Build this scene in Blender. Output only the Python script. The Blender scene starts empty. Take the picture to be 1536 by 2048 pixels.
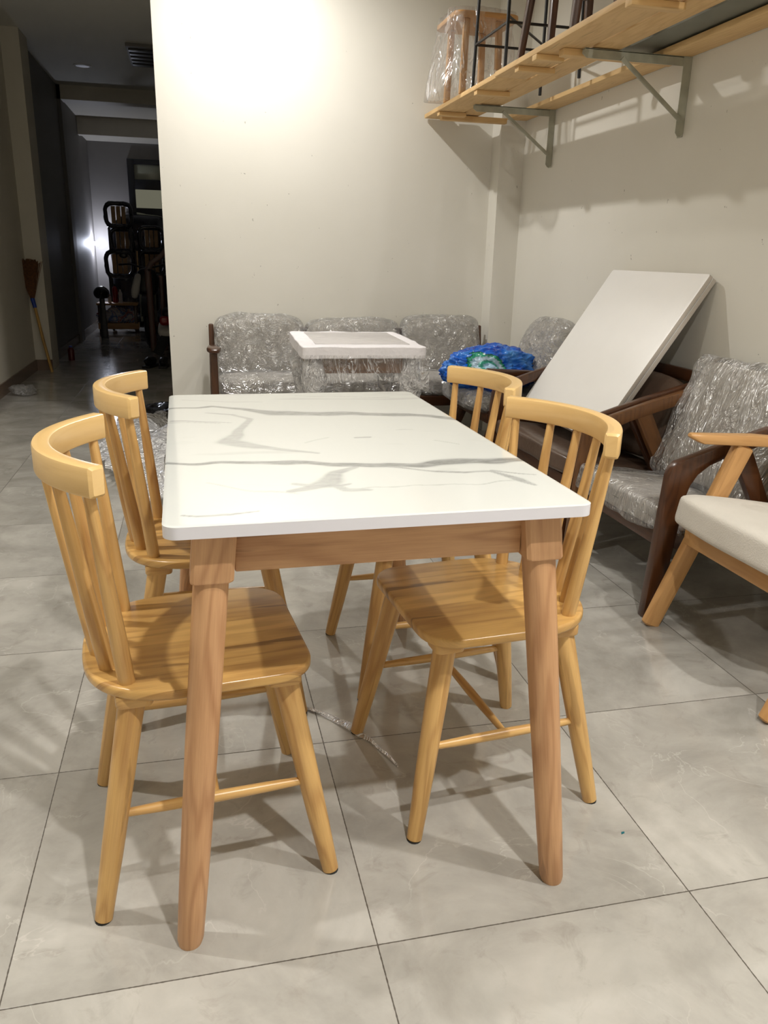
import bpy, bmesh, math, random
import numpy as np
from mathutils import Vector, Matrix, noise, Euler

random.seed(7)
scene = bpy.context.scene
COL = scene.collection
PI = math.pi

# ------------------------------------------------------------------ camera
cam_data = bpy.data.cameras.new('camera')
cam = bpy.data.objects.new('camera', cam_data)
COL.objects.link(cam)
cam_data.sensor_fit = 'HORIZONTAL'
cam_data.sensor_width = 36.0
cam_data.lens = 36.0 * 1577.66 / 1536.0
cam_data.clip_start = 0.05
cam_data.clip_end = 60
Rr = Vector((0.97389567, -0.22565542, 0.02463462))
Rd = Vector((-0.04690615, -0.30623798, -0.95079867))
Rf = Vector((0.22209693, 0.92482319, -0.30882847))
M = Matrix((Rr, -Rd, -Rf)).transposed().to_4x4()
M.translation = Vector((0.3454, -1.0248, 1.1224))
cam.matrix_world = M
scene.camera = cam

# ------------------------------------------------------------------ world, exposure
world = bpy.data.worlds.new('world')
scene.world = world
world.use_nodes = True
world.node_tree.nodes['Background'].inputs[0].default_value = (0.9, 0.93, 1.0, 1)
world.node_tree.nodes['Background'].inputs[1].default_value = 0.0
vs = scene.view_settings
vs.view_transform = 'Standard'
vs.look = 'None'
vs.gamma = 1.0
vs.use_curve_mapping = False
vs.exposure = 0.10

# ------------------------------------------------------------------ lamps (recessed ceiling downlights)
CEIL = 2.89
LAMPS = [  # x, y, watts, spread
    (0.92, -0.95, 36, 160),
    (-0.80, 0.74, 19, 138),
    (2.02, -0.55, 28, 168),
    (0.70, 3.48, 27, 162),
]
LAMP_COL = (1.0, 0.97, 0.925)
for i, (x, y, w, sp) in enumerate(LAMPS):
    ld = bpy.data.lights.new('downlight_light', 'AREA')
    ld.shape = 'DISK'
    ld.size = 0.075
    ld.energy = w
    ld.color = LAMP_COL
    ld.spread = math.radians(sp)
    lo = bpy.data.objects.new('downlight_light', ld)
    lo.location = (x, y, CEIL - 0.02)
    COL.objects.link(lo)

# ================================================================== materials
def new_mat(name):
    m = bpy.data.materials.new(name)
    m.use_nodes = True
    nt = m.node_tree
    for n in list(nt.nodes):
        nt.nodes.remove(n)
    out = nt.nodes.new('ShaderNodeOutputMaterial')
    return m, nt, out

class NG:
    """small node-graph helper"""
    def __init__(s, nt): s.nt = nt
    def n(s, typ, **kw):
        nd = s.nt.nodes.new('ShaderNode' + typ)
        for k, v in kw.items():
            if k.startswith('i_'):
                key = k[2:]
                key = int(key) if key.isdigit() else key.replace('_', ' ')
                if hasattr(v, 'is_linked') or isinstance(v, bpy.types.NodeSocket):
                    s.nt.links.new(v, nd.inputs[key])
                else:
                    nd.inputs[key].default_value = v
            else:
                setattr(nd, k, v)
        return nd
    def link(s, a, b): s.nt.links.new(a, b)
    def math(s, op, a, b=None, c=None, clamp=False):
        nd = s.nt.nodes.new('ShaderNodeMath'); nd.operation = op; nd.use_clamp = clamp
        for i, v in enumerate((a, b, c)):
            if v is None: continue
            if isinstance(v, bpy.types.NodeSocket): s.nt.links.new(v, nd.inputs[i])
            else: nd.inputs[i].default_value = v
        return nd.outputs[0]
    def ramp(s, fac, stops, interp='LINEAR'):
        nd = s.nt.nodes.new('ShaderNodeValToRGB'); cr = nd.color_ramp; cr.interpolation = interp
        while len(cr.elements) < len(stops): cr.elements.new(0.5)
        for e, (p, c) in zip(cr.elements, stops):
            e.position = p
            e.color = (c[0], c[1], c[2], 1) if hasattr(c, '__len__') else (c, c, c, 1)
        s.nt.links.new(fac, nd.inputs[0])
        return nd.outputs[0]
    def mix(s, fac, a, b, blend='MIX'):
        nd = s.nt.nodes.new('ShaderNodeMix'); nd.data_type = 'RGBA'; nd.blend_type = blend
        for sock, v in ((nd.inputs[0], fac), (nd.inputs[6], a), (nd.inputs[7], b)):
            if isinstance(v, bpy.types.NodeSocket): s.nt.links.new(v, sock)
            elif hasattr(v, '__len__'): sock.default_value = (v[0], v[1], v[2], 1)
            else: sock.default_value = v
        return nd.outputs[2]

def srgb(r, g, b):
    f = lambda c: ((c / 255 + 0.055) / 1.055) ** 2.4 if c / 255 > 0.04045 else c / 255 / 12.92
    return (f(r), f(g), f(b))

def plain(name, col, rough=0.6, metal=0.0, spec=0.5, noise_amt=0.0, nscale=8.0, bump=0.0, bscale=60.0, coat=0.0, sheen=0.0):
    m, nt, out = new_mat(name); g = NG(nt)
    bs = g.n('BsdfPrincipled')
    bs.inputs['Roughness'].default_value = rough
    bs.inputs['Metallic'].default_value = metal
    bs.inputs['Specular IOR Level'].default_value = spec
    bs.inputs['Coat Weight'].default_value = coat
    bs.inputs['Sheen Weight'].default_value = sheen
    tc = g.n('TexCoord')
    nz = g.n('TexNoise', i_Vector=tc.outputs['Object'], i_Scale=nscale, i_Detail=4.0)
    lo = [max(0, c * (1 - noise_amt)) for c in col]
    hi = [min(1, c * (1 + noise_amt)) for c in col]
    c = g.ramp(nz.outputs[0], [(0.3, lo), (0.7, hi)])
    g.link(c, bs.inputs['Base Color'])
    if bump > 0:
        nb = g.n('TexNoise', i_Vector=tc.outputs['Object'], i_Scale=bscale, i_Detail=3.0)
        bp = g.n('Bump', i_Strength=bump, i_Distance=0.01, i_Height=nb.outputs[0])
        g.link(bp.outputs[0], bs.inputs['Normal'])
    g.link(bs.outputs[0], out.inputs[0])
    return m

def wood(name, light, dark, rough=0.35, grain=1.0, knot=0.35, staves=0.0, coat=0.0, ring=16.0, pale=None):
    """grain runs along UV v (metres)"""
    m, nt, out = new_mat(name); g = NG(nt)
    bs = g.n('BsdfPrincipled')
    bs.inputs['Roughness'].default_value = rough
    bs.inputs['Coat Weight'].default_value = coat
    bs.inputs['Coat Roughness'].default_value = 0.2
    uv = g.n('UVMap').outputs[0]
    sep = g.n('SeparateXYZ', i_0=uv)
    u, v = sep.outputs[0], sep.outputs[1]
    oi = g.n('ObjectInfo')
    if staves > 0:
        cell = g.math('FLOOR', g.math('DIVIDE', u, staves))
        wn = g.n('TexWhiteNoise', noise_dimensions='1D', i_W=cell)
        off = g.math('MULTIPLY', wn.outputs[0], 13.7)
        tone = wn.outputs[0]
    else:
        off = g.math('MULTIPLY', oi.outputs['Random'], 9.0)
        tone = oi.outputs['Random']
    vv = g.math('ADD', v, off)
    vec = g.n('CombineXYZ', i_0=u, i_1=g.math('MULTIPLY', vv, 0.11), i_2=off).outputs[0]
    # warped growth rings
    n1 = g.n('TexNoise', i_Vector=vec, i_Scale=ring, i_Detail=2.0, i_Roughness=0.5)
    rings = g.math('SINE', g.math('MULTIPLY', n1.outputs[0], 46.0))
    rings = g.math('MULTIPLY_ADD', rings, 0.5, 0.5)
    rings = g.math('POWER', rings, 2.2)
    # fine fibre
    vec2 = g.n('CombineXYZ', i_0=u, i_1=g.math('MULTIPLY', vv, 0.03), i_2=off).outputs[0]
    n2 = g.n('TexNoise', i_Vector=vec2, i_Scale=420.0, i_Detail=3.0, i_Roughness=0.6)
    # broad patches
    vec3 = g.n('CombineXYZ', i_0=u, i_1=g.math('MULTIPLY', vv, 0.35), i_2=off).outputs[0]
    n3 = g.n('TexNoise', i_Vector=vec3, i_Scale=14.0, i_Detail=3.0)
    f = g.math('MULTIPLY', rings, 0.36 * grain)
    f = g.math('ADD', f, g.math('MULTIPLY', g.math('SUBTRACT', n2.outputs[0], 0.5), 0.55 * grain))
    f = g.math('ADD', f, g.math('MULTIPLY', g.math('SUBTRACT', n3.outputs[0], 0.45), 1.5 * knot))
    f = g.math('ADD', f, g.math('MULTIPLY', tone, 0.42 if staves > 0 else 0.22))
    c = g.mix(g.math('MULTIPLY', f, 1.0, clamp=True), light, dark)
    if pale is not None:
        n4 = g.n('TexNoise', i_Vector=vec3, i_Scale=6.0, i_Detail=1.0)
        k = g.ramp(n4.outputs[0], [(0.55, 0.0), (0.62, 1.0)])
        c = g.mix(g.math('MULTIPLY', k, 0.7), c, pale)
    # few dark mineral streaks
    n5 = g.n('TexNoise', i_Vector=vec, i_Scale=26.0, i_Detail=4.0, i_Distortion=0.6)
    st = g.ramp(n5.outputs[0], [(0.655, 0.0), (0.70, 1.0)])
    c = g.mix(g.math('MULTIPLY', st, knot * 1.2, clamp=True), c, [d * 0.5 for d in dark])
    g.link(c, bs.inputs['Base Color'])
    b = g.n('Bump', i_Strength=0.08, i_Distance=0.002, i_Height=n2.outputs[0])
    g.link(b.outputs[0], bs.inputs['Normal'])
    g.link(bs.outputs[0], out.inputs[0])
    return m

M_WOOD = wood('honey_rubberwood', srgb(220, 178, 112), srgb(158, 108, 56), rough=0.33, grain=0.95, knot=0.34, coat=0.15)
M_RAIL = wood('honey_bent_rail', srgb(228, 192, 130), srgb(204, 160, 96), rough=0.3, grain=0.4, knot=0.14, coat=0.2)
M_SEAT = wood('honey_seat_staves', srgb(226, 182, 110), srgb(140, 94, 46), rough=0.28, grain=0.85, knot=0.55, staves=0.058, coat=0.2, ring=10.0)
M_PINKW = wood('pinkish_rubberwood', srgb(208, 162, 118), srgb(150, 100, 62), rough=0.4, grain=1.0, knot=0.38)
M_PINE = wood('pale_pine', srgb(226, 190, 134), srgb(188, 146, 92), rough=0.6, grain=0.7, knot=0.35)
M_OAK = wood('light_oak', srgb(205, 158, 102), srgb(160, 112, 62), rough=0.4, grain=0.6, knot=0.2)
M_DARK = wood('dark_walnut', srgb(84, 50, 28), srgb(42, 22, 12), rough=0.3, grain=0.9, knot=0.3, coat=0.2)
M_MID = wood('brown_walnut', srgb(112, 74, 40), srgb(64, 38, 20), rough=0.35, grain=0.9, knot=0.3, coat=0.1)
M_BAMBOO = wood('bamboo', srgb(196, 156, 80), srgb(140, 100, 46), rough=0.4)
M_PARQ = plain('felt_pad', (0.03, 0.03, 0.03), 0.9)
M_BLACK = plain('black_metal', (0.012, 0.012, 0.014), 0.4)
M_BLACKP = plain('black_plastic', (0.008, 0.008, 0.012), 0.18, bump=0.6, bscale=14)
M_RUBBER = plain('black_rubber', (0.01, 0.01, 0.01), 0.6)
M_TAN = plain('tan_slat', srgb(170, 135, 92), 0.6, noise_amt=0.2)
M_GREYF = plain('light_grey_fabric', srgb(205, 200, 190), 0.9, noise_amt=0.05, nscale=6, bump=0.25, bscale=260, sheen=0.2)
M_GREYC = plain('grey_cushion_fabric', srgb(198, 192, 182), 0.85, noise_amt=0.06, nscale=5, bump=0.2, bscale=200, sheen=0.2)
M_GREYC2 = plain('grey_seat_fabric', srgb(210, 205, 198), 0.85, noise_amt=0.06, nscale=5, bump=0.2, bscale=200)
M_LEATHER = plain('brown_leather', srgb(92, 74, 62), 0.32, noise_amt=0.15, nscale=6, bump=0.3, bscale=22)
M_WHITEB = plain('white_laminate', srgb(250, 249, 247), 0.38, noise_amt=0.01)
M_WHITEE = plain('white_board_edge', srgb(196, 188, 178), 0.4, noise_amt=0.04)
M_EDGE = plain('table_edge_band', srgb(220, 219, 226), 0.3, noise_amt=0.01)
M_STEEL = plain('grey_painted_steel', srgb(166, 166, 150), 0.45, noise_amt=0.12, nscale=20)
M_GREYB = plain('grey_board', srgb(120, 120, 108), 0.6, noise_amt=0.08)
M_FOAM = plain('white_foam_wrap', srgb(242, 239, 243), 0.5, noise_amt=0.04, bump=0.5, bscale=50)
M_STRAW = plain('broom_straw', srgb(96, 60, 32), 0.9, noise_amt=0.4, nscale=60)
M_BLUET = plain('blue_tape', srgb(28, 60, 150), 0.4)
M_CEIL = plain('ceiling_paint', srgb(222, 220, 210), 0.85, noise_amt=0.02, nscale=2)
M_RED = plain('red_plastic', srgb(150, 20, 22), 0.25)
M_WHITEP = plain('white_plastic', srgb(214, 210, 206), 0.35)
M_LAMPW = plain('lamp_trim', srgb(230, 230, 228), 0.4)
M_SCREW = plain('screw_steel', srgb(120, 110, 100), 0.35, metal=0.8)

def mat_cloth_print():
    m, nt, out = new_mat('printed_cloth'); g = NG(nt)
    tc = g.n('TexCoord')
    nz = g.n('TexNoise', i_Vector=tc.outputs['Object'], i_Scale=7.0, i_Detail=2.0, i_Distortion=1.0)
    c = g.ramp(nz.outputs[0], [(0.0, srgb(200, 190, 196)), (0.42, srgb(214, 206, 208)), (0.5, srgb(70, 110, 170)), (0.56, srgb(206, 200, 204)), (0.62, srgb(170, 60, 66)), (0.68, srgb(210, 204, 206))])
    bs = g.n('BsdfPrincipled', i_Base_Color=c, i_Roughness=0.85)
    g.link(bs.outputs[0], out.inputs[0]); return m
M_CLOTH = mat_cloth_print()

def mat_bag():
    m, nt, out = new_mat('blue_bag_film'); g = NG(nt)
    at = g.n('Attribute', attribute_name='print')
    tc = g.n('TexCoord')
    nz = g.n('TexNoise', i_Vector=tc.outputs['Object'], i_Scale=9.0, i_Detail=3.0)
    blue = g.ramp(nz.outputs[0], [(0.3, srgb(10, 44, 120)), (0.55, srgb(22, 86, 190)), (0.75, srgb(60, 130, 215))])
    c = g.mix(at.outputs['Fac'], blue, at.outputs['Color'])
    bs = g.n('BsdfPrincipled', i_Base_Color=c, i_Roughness=0.22)
    bs.inputs['Coat Weight'].default_value = 0.4
    nb = g.n('TexNoise', i_Vector=tc.outputs['Object'], i_Scale=18.0, i_Detail=4.0, i_Distortion=1.5)
    bp = g.n('Bump', i_Strength=0.7, i_Distance=0.02, i_Height=nb.outputs[0])
    g.link(bp.outputs[0], bs.inputs['Normal'])
    g.link(bs.outputs[0], out.inputs[0]); return m

def mat_film(name, haze=0.10, tint=(0.95, 0.95, 0.97), gl=0.5, bump=1.0, scale=16.0, stretch=(1, 1, 1), base=0.2):
    """thin clear crinkled plastic film"""
    m, nt, out = new_mat(name); g = NG(nt)
    tc = g.n('TexCoord')
    mp = g.n('Mapping', i_Vector=tc.outputs['Object'])
    mp.inputs['Scale'].default_value = stretch
    n1 = g.n('TexNoise', i_Vector=mp.outputs[0], i_Scale=scale, i_Detail=3.0, i_Roughness=0.55, i_Distortion=2.2)
    n2 = g.n('TexNoise', i_Vector=mp.outputs[0], i_Scale=scale * 0.35, i_Detail=2.0, i_Distortion=1.0)
    ridge = g.math('ABSOLUTE', g.math('SUBTRACT', n1.outputs[0], 0.5))
    hgt = g.math('ADD', g.math('MULTIPLY', ridge, -1.0), g.math('MULTIPLY', n2.outputs[0], 1.2))
    bp = g.n('Bump', i_Strength=bump, i_Distance=0.06, i_Height=hgt)
    tr = g.n('BsdfTransparent'); tr.inputs[0].default_value = (0.97, 0.97, 0.97, 1)
    df = g.n('BsdfDiffuse'); df.inputs[0].default_value = (*tint, 1)
    g.link(bp.outputs[0], df.inputs['Normal'])
    gs = g.n('BsdfGlossy'); gs.inputs['Roughness'].default_value = 0.2
    gs.inputs[0].default_value = (1, 1, 1, 1)
    g.link(bp.outputs[0], gs.inputs['Normal'])
    lw = g.n('LayerWeight'); lw.inputs[0].default_value = 0.4
    g.link(bp.outputs[0], lw.inputs['Normal'])
    rid = g.ramp(ridge, [(0.0, 1.0), (0.034, 0.0)])
    n3 = g.n('TexNoise', i_Vector=tc.outputs['Object'], i_Scale=7.0, i_Detail=2.0)
    msk = g.ramp(n3.outputs[0], [(0.42, 0.0), (0.62, 1.0)])
    hz = g.math('ADD', haze, g.math('MULTIPLY', g.math('MULTIPLY', rid, msk), 0.55), clamp=True)
    m1 = g.n('MixShader'); g.link(hz, m1.inputs[0]); g.link(tr.outputs[0], m1.inputs[1]); g.link(df.outputs[0], m1.inputs[2])
    fz = g.math('MULTIPLY_ADD', lw.outputs['Fresnel'], gl, base, clamp=True)
    m2 = g.n('MixShader'); g.link(fz, m2.inputs[0]); g.link(m1.outputs[0], m2.inputs[1]); g.link(gs.outputs[0], m2.inputs[2])
    g.link(m2.outputs[0], out.inputs[0])
    return m
M_FILM = mat_film('clear_film')
M_FILM2 = mat_film('clear_film_pulled', haze=0.09, scale=8.0, stretch=(0.7, 2.6, 1.0))
M_FILM3 = mat_film('milky_film', haze=0.62, gl=0.3, scale=12.0)
M_FILM4 = mat_film('floor_film', haze=0.55, gl=0.5, scale=6.0)

def mat_wall():
    m, nt, out = new_mat('wall_paint'); g = NG(nt)
    geo = g.n('NewGeometry')
    n0 = g.n('TexNoise', i_Vector=geo.outputs['Position'], i_Scale=1.2, i_Detail=4.0)
    base = g.ramp(n0.outputs[0], [(0.3, srgb(226, 223, 213)), (0.7, srgb(233, 230, 221))])
    # small scuffs and pock marks
    mp = g.n('Mapping', i_Vector=geo.outputs['Position']); mp.inputs['Scale'].default_value = (1.6, 1.6, 1.0)
    n1 = g.n('TexNoise', i_Vector=mp.outputs[0], i_Scale=17.0, i_Detail=3.0, i_Roughness=0.7)
    sc = g.ramp(n1.outputs[0], [(0.712, 0.0), (0.73, 1.0)])
    c = g.mix(g.math('MULTIPLY', sc, 0.6), base, srgb(110, 104, 92))
    bs = g.n('BsdfPrincipled', i_Base_Color=c, i_Roughness=0.55)
    nb = g.n('TexNoise', i_Vector=geo.outputs['Position'], i_Scale=3.5, i_Detail=3.0)
    bp = g.n('Bump', i_Strength=0.12, i_Distance=0.02, i_Height=nb.outputs[0])
    g.link(bp.outputs[0], bs.inputs['Normal'])
    g.link(bs.outputs[0], out.inputs[0]); return m
M_WALL = mat_wall()
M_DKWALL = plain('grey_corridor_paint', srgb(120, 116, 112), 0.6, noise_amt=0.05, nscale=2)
M_BASEB = plain('skirting_tile', srgb(112, 92, 78), 0.25, noise_amt=0.12, nscale=5)
M_COLW = plain('corridor_column_paint', srgb(206, 200, 186), 0.6, noise_amt=0.03, nscale=2)

def mat_floor():
    m, nt, out = new_mat('stone_tile'); g = NG(nt)
    geo = g.n('NewGeometry')
    sep = g.n('SeparateXYZ', i_0=geo.outputs['Position'])
    T = 0.6
    def edge(s):
        q = g.math('DIVIDE', s, T)
        fr = g.math('FRACT', g.math('ADD', q, 100.5))
        return g.math('MULTIPLY', g.math('ABSOLUTE', g.math('SUBTRACT', fr, 0.5)), T), g.math('FLOOR', g.math('ADD', q, 100.0))
    ex, ix = edge(sep.outputs[0]); ey, iy = edge(sep.outputs[1])
    wob = g.n('TexNoise', i_Vector=geo.outputs['Position'], i_Scale=120.0, i_Detail=1.0)
    d = g.math('MINIMUM', ex, ey)
    d = g.math('ADD', d, g.math('MULTIPLY', g.math('SUBTRACT', wob.outputs[0], 0.5), 0.0016))
    grout = g.ramp(g.math('MULTIPLY', d, 100.0), [(0.09, 1.0), (0.15, 0.0)])
    cell = g.n('CombineXYZ', i_0=ix, i_1=iy)
    wn = g.n('TexWhiteNoise', noise_dimensions='3D', i_Vector=cell.outputs[0])
    offs = g.n('VectorMath', operation='MULTIPLY_ADD')
    g.link(wn.outputs['Color'], offs.inputs[0]); offs.inputs[1].default_value = (9, 9, 9)
    g.link(geo.outputs['Position'], offs.inputs[2])
    P = offs.outputs[0]
    a = g.n('TexNoise', i_Vector=P, i_Scale=3.2, i_Detail=8.0, i_Roughness=0.62, i_Distortion=0.5)
    b = g.n('TexNoise', i_Vector=P, i_Scale=14.0, i_Detail=6.0, i_Roughness=0.65, i_Distortion=0.8)
    base = g.ramp(a.outputs[0], [(0.28, srgb(146, 143, 136)), (0.5, srgb(172, 169, 162)), (0.72, srgb(194, 191, 184))])
    speck = g.ramp(b.outputs[0], [(0.56, 0.0), (0.72, 1.0)])
    base = g.mix(g.math('MULTIPLY', speck, 0.42), base, srgb(138, 132, 123))
    vn = g.n('TexNoise', i_Vector=P, i_Scale=2.4, i_Detail=5.0, i_Distortion=2.2)
    vein = g.ramp(g.math('ABSOLUTE', g.math('SUBTRACT', vn.outputs[0], 0.5)), [(0.0, 1.0), (0.008, 0.0)])
    vm = g.n('TexNoise', i_Vector=P, i_Scale=4.0, i_Detail=1.0)
    vk = g.ramp(vm.outputs[0], [(0.5, 0.0), (0.62, 1.0)])
    base = g.mix(g.math('MULTIPLY', g.math('MULTIPLY', vein, vk), 0.2), base, srgb(236, 232, 226))
    c = g.mix(grout, base, srgb(84, 78, 70))
    rgh = g.math('ADD', g.math('MULTIPLY', b.outputs[0], 0.10), 0.05)
    rgh = g.math('ADD', rgh, g.math('MULTIPLY', grout, 0.5))
    bs = g.n('BsdfPrincipled', i_Base_Color=c, i_Roughness=rgh)
    bs.inputs['Specular IOR Level'].default_value = 0.5
    hb = g.math('SUBTRACT', g.math('MULTIPLY', a.outputs[0], 0.15), grout)
    bp = g.n('Bump', i_Strength=0.25, i_Distance=0.0015, i_Height=hb)
    g.link(bp.outputs[0], bs.inputs['Normal'])
    g.link(bs.outputs[0], out.inputs[0]); return m
M_FLOOR = mat_floor()

def mat_marble():
    m, nt, out = new_mat('marble_laminate'); g = NG(nt)
    at = g.n('Attribute', attribute_name='vein')
    tc = g.n('TexCoord')
    mp = g.n('Mapping', i_Vector=tc.outputs['Object']); mp.inputs['Scale'].default_value = (1.0, 3.0, 1.0)
    nz = g.n('TexNoise', i_Vector=mp.outputs[0], i_Scale=26.0, i_Detail=6.0, i_Roughness=0.7)
    w = g.n('TexNoise', i_Vector=mp.outputs[0], i_Scale=3.0, i_Detail=4.0, i_Distortion=1.0)
    v = g.math('MULTIPLY', at.outputs['Fac'], g.math('MULTIPLY_ADD', nz.outputs[0], 1.5, 0.2))
    faint = g.ramp(w.outputs[0], [(0.58, 0.0), (0.8, 0.22)])
    f = g.math('ADD', v, faint, clamp=True)
    c = g.mix(f, srgb(210, 212, 208), srgb(78, 80, 82))
    bs = g.n('BsdfPrincipled', i_Base_Color=c, i_Roughness=0.09)
    g.link(bs.outputs[0], out.inputs[0]); return m
M_MARBLE = mat_marble()

def mat_emit(name, col, s):
    m, nt, out = new_mat(name); g = NG(nt)
    e = g.n('Emission'); e.inputs[0].default_value = (*col, 1); e.inputs[1].default_value = s
    g.link(e.outputs[0], out.inputs[0]); return m
M_EMIT = mat_emit('lamp_glow', LAMP_COL, 30.0)
M_BULB = mat_emit('white_bulb_glow', (0.80, 0.85, 1.0), 420.0)

def mat_pane():
    m, nt, out = new_mat('door_pane'); g = NG(nt)
    bs = g.n('BsdfPrincipled'); bs.inputs['Base Color'].default_value = (*srgb(150, 150, 130), 1)
    bs.inputs['Roughness'].default_value = 0.15
    g.link(bs.outputs[0], out.inputs[0]); return m
M_PANE = mat_pane()

# ================================================================== mesh helpers
def finish(name, me, mat, parent=None, loc=(0, 0, 0), rot=None, smooth=True, angle=40):
    if mat is not None:
        for mm in (mat if isinstance(mat, (list, tuple)) else [mat]):
            me.materials.append(mm)
    if smooth:
        me.shade_smooth()
        me.set_sharp_from_angle(angle=math.radians(angle))
    o = bpy.data.objects.new(name, me)
    COL.objects.link(o)
    o.location = loc
    if rot is not None: o.rotation_euler = rot
    if parent is not None: o.parent = parent
    return o

def thing(name, label, cat, loc=(0, 0, 0), rz=0.0, group=None):
    o = bpy.data.objects.new(name, None)
    o.empty_display_size = 0.1
    COL.objects.link(o)
    o.location = loc; o.rotation_euler = (0, 0, rz)
    tag(o, label, cat, group)
    return o

def tag(o, label, cat, group=None):
    o['label'] = label; o['category'] = cat
    if group: o['group'] = group
    return o

def structure(o):
    o['kind'] = 'structure'; return o

def from_py(name, verts, faces, uvs=None):
    me = bpy.data.meshes.new(name)
    me.from_pydata([tuple(v) for v in verts], [], faces)
    if uvs is not None:
        ul = me.uv_layers.new(name='UVMap')
        k = 0
        for fi, f in enumerate(faces):
            for j in range(len(f)):
                ul.data[k].uv = uvs[fi][j]; k += 1
    me.update()
    return me

def recalc(me):
    bm = bmesh.new(); bm.from_mesh(me)
    bmesh.ops.recalc_face_normals(bm, faces=bm.faces)
    bm.to_mesh(me); bm.free()
    return me

def sweep(pts, dims, side=(0, 1, 0), shape='rect', bevel=0.004, n=16, name='sweep', uoff=None):
    """pts: centres, dims: (w along side, h across) per point or one pair."""
    pts = [Vector(p) for p in pts]
    side = Vector(side).normalized()
    N = len(pts)
    if not isinstance(dims, list): dims = [dims] * N
    tang = []
    for i in range(N):
        a = (pts[i] - pts[i - 1]).normalized() if i > 0 else None
        b = (pts[i + 1] - pts[i]).normalized() if i < N - 1 else None
        t = (a + b).normalized() if a and b else (a or b)
        tang.append(t)
    rings = []; lens = [0.0]
    for i in range(1, N): lens.append(lens[-1] + (pts[i] - pts[i - 1]).length)
    def sect(w, h, b):
        if shape == 'round':
            return [(math.cos(2 * PI * k / n) * w / 2, math.sin(2 * PI * k / n) * h / 2) for k in range(n)]
        b = min(b, w * 0.45, h * 0.45); x = w / 2; y = h / 2
        c = b * 0.3
        out = []
        for sx, sy, order in ((1, 1, 0), (-1, 1, 1), (-1, -1, 0), (1, -1, 1)):
            q = [(sx * x, sy * (y - b)), (sx * (x - c), sy * (y - c)), (sx * (x - b), sy * y)]
            if order: q.reverse()
            out += q
        return out
    def ring(i, w, h, b, shift=0.0):
        t = tang[i]
        s = (side - t * side.dot(t)).normalized()
        nn = t.cross(s).normalized()
        k = 1.0
        if 0 < i < N - 1:
            a = (pts[i] - pts[i - 1]).normalized(); k = 1.0 / max(0.5, abs(a.dot(t)))
        return [pts[i] + t * shift + s * x + nn * (y * k) for x, y in sect(w, h, b)]
    e = min(bevel, 0.006)
    w, h = dims[0]; rings.append(ring(0, max(w - 2 * e, w * .5), max(h - 2 * e, h * .5), bevel * .6)); vs_ = [lens[0]]
    rings.append(ring(0, w, h, bevel, e)); vs_.append(lens[0] + e)
    for i in range(1, N - 1):
        rings.append(ring(i, dims[i][0], dims[i][1], bevel)); vs_.append(lens[i])
    w, h = dims[-1]
    rings.append(ring(N - 1, w, h, bevel, -e)); vs_.append(lens[-1] - e)
    rings.append(ring(N - 1, max(w - 2 * e, w * .5), max(h - 2 * e, h * .5), bevel * .6)); vs_.append(lens[-1])
    return loft(rings, vs_, name, uoff)

def loft(rings, vs_, name='loft', uoff=None):
    m = len(rings[0])
    uo = random.random() * 5 if uoff is None else uoff
    vo = random.random() * 5
    verts = [v for r in rings for v in r]
    faces = []; uvs = []
    # perimeter coordinate from a middle ring
    mid = rings[len(rings) // 2]
    us = [0.0]
    for k in range(m): us.append(us[-1] + (Vector(mid[(k + 1) % m]) - Vector(mid[k])).length)
    for r in range(len(rings) - 1):
        for k in range(m):
            k2 = (k + 1) % m
            faces.append((r * m + k, r * m + k2, (r + 1) * m + k2, (r + 1) * m + k))
            uvs.append(((us[k] + uo, vs_[r] + vo), (us[k + 1] + uo, vs_[r] + vo), (us[k + 1] + uo, vs_[r + 1] + vo), (us[k] + uo, vs_[r + 1] + vo)))
    for base, rev in ((0, True), ((len(rings) - 1) * m, False)):
        f = [base + k for k in range(m)]
        if rev: f.reverse()
        faces.append(tuple(f))
        c = Vector(verts[f[0]])
        uvs.append([(uo + (Vector(verts[i]) - c).length * 0.7, vo + (Vector(verts[i]) - c).length * 0.3) for i in f])
    me = from_py(name, verts, faces, uvs)
    return recalc(me)

def outline(pts2, z0, z1, bevel=0.004, name='slab', grain='x', ax='xy', segs=2, origin=None):
    """closed 2D outline extruded along the remaining axis, with a rounded edge. uv metres, grain along x or y of the outline"""
    bm = bmesh.new()
    def P(a, b, c):
        return {'xy': (a, b, c), 'xz': (a, c, b), 'yz': (c, a, b)}[ax]
    vs_ = [bm.verts.new(P(p[0], p[1], z0)) for p in pts2]
    f = bm.faces.new(vs_)
    r = bmesh.ops.extrude_face_region(bm, geom=[f])
    d = Vector(P(0, 0, z1 - z0))
    nv = [g for g in r['geom'] if isinstance(g, bmesh.types.BMVert)]
    bmesh.ops.translate(bm, verts=nv, vec=d)
    bmesh.ops.recalc_face_normals(bm, faces=bm.faces)
    if bevel > 0:
        es = [e for e in bm.edges if len(e.link_faces) == 2 and e.calc_face_angle(0) > math.radians(60)]
        bmesh.ops.bevel(bm, geom=es, offset=bevel, segments=segs, profile=0.5, affect='EDGES')
    bmesh.ops.recalc_face_normals(bm, faces=bm.faces)
    return uvbox(bm, name, ax, grain)

def uvbox(bm, name, ax='xy', grain='x'):
    ul = bm.loops.layers.uv.new('UVMap')
    uo, vo = random.random() * 3, random.random() * 3
    ia, ib = {'xy': (0, 1), 'xz': (0, 2), 'yz': (1, 2)}[ax]
    ic = 3 - ia - ib
    for f in bm.faces:
        for l in f.loops:
            c = l.vert.co
            g_, o_ = (c[ia], c[ib]) if grain == 'x' else (c[ib], c[ia])
            l[ul].uv = (o_ + uo + c[ic] * 0.9, g_ + vo)
    me = bpy.data.meshes.new(name)
    bm.to_mesh(me); bm.free()
    return me

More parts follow.
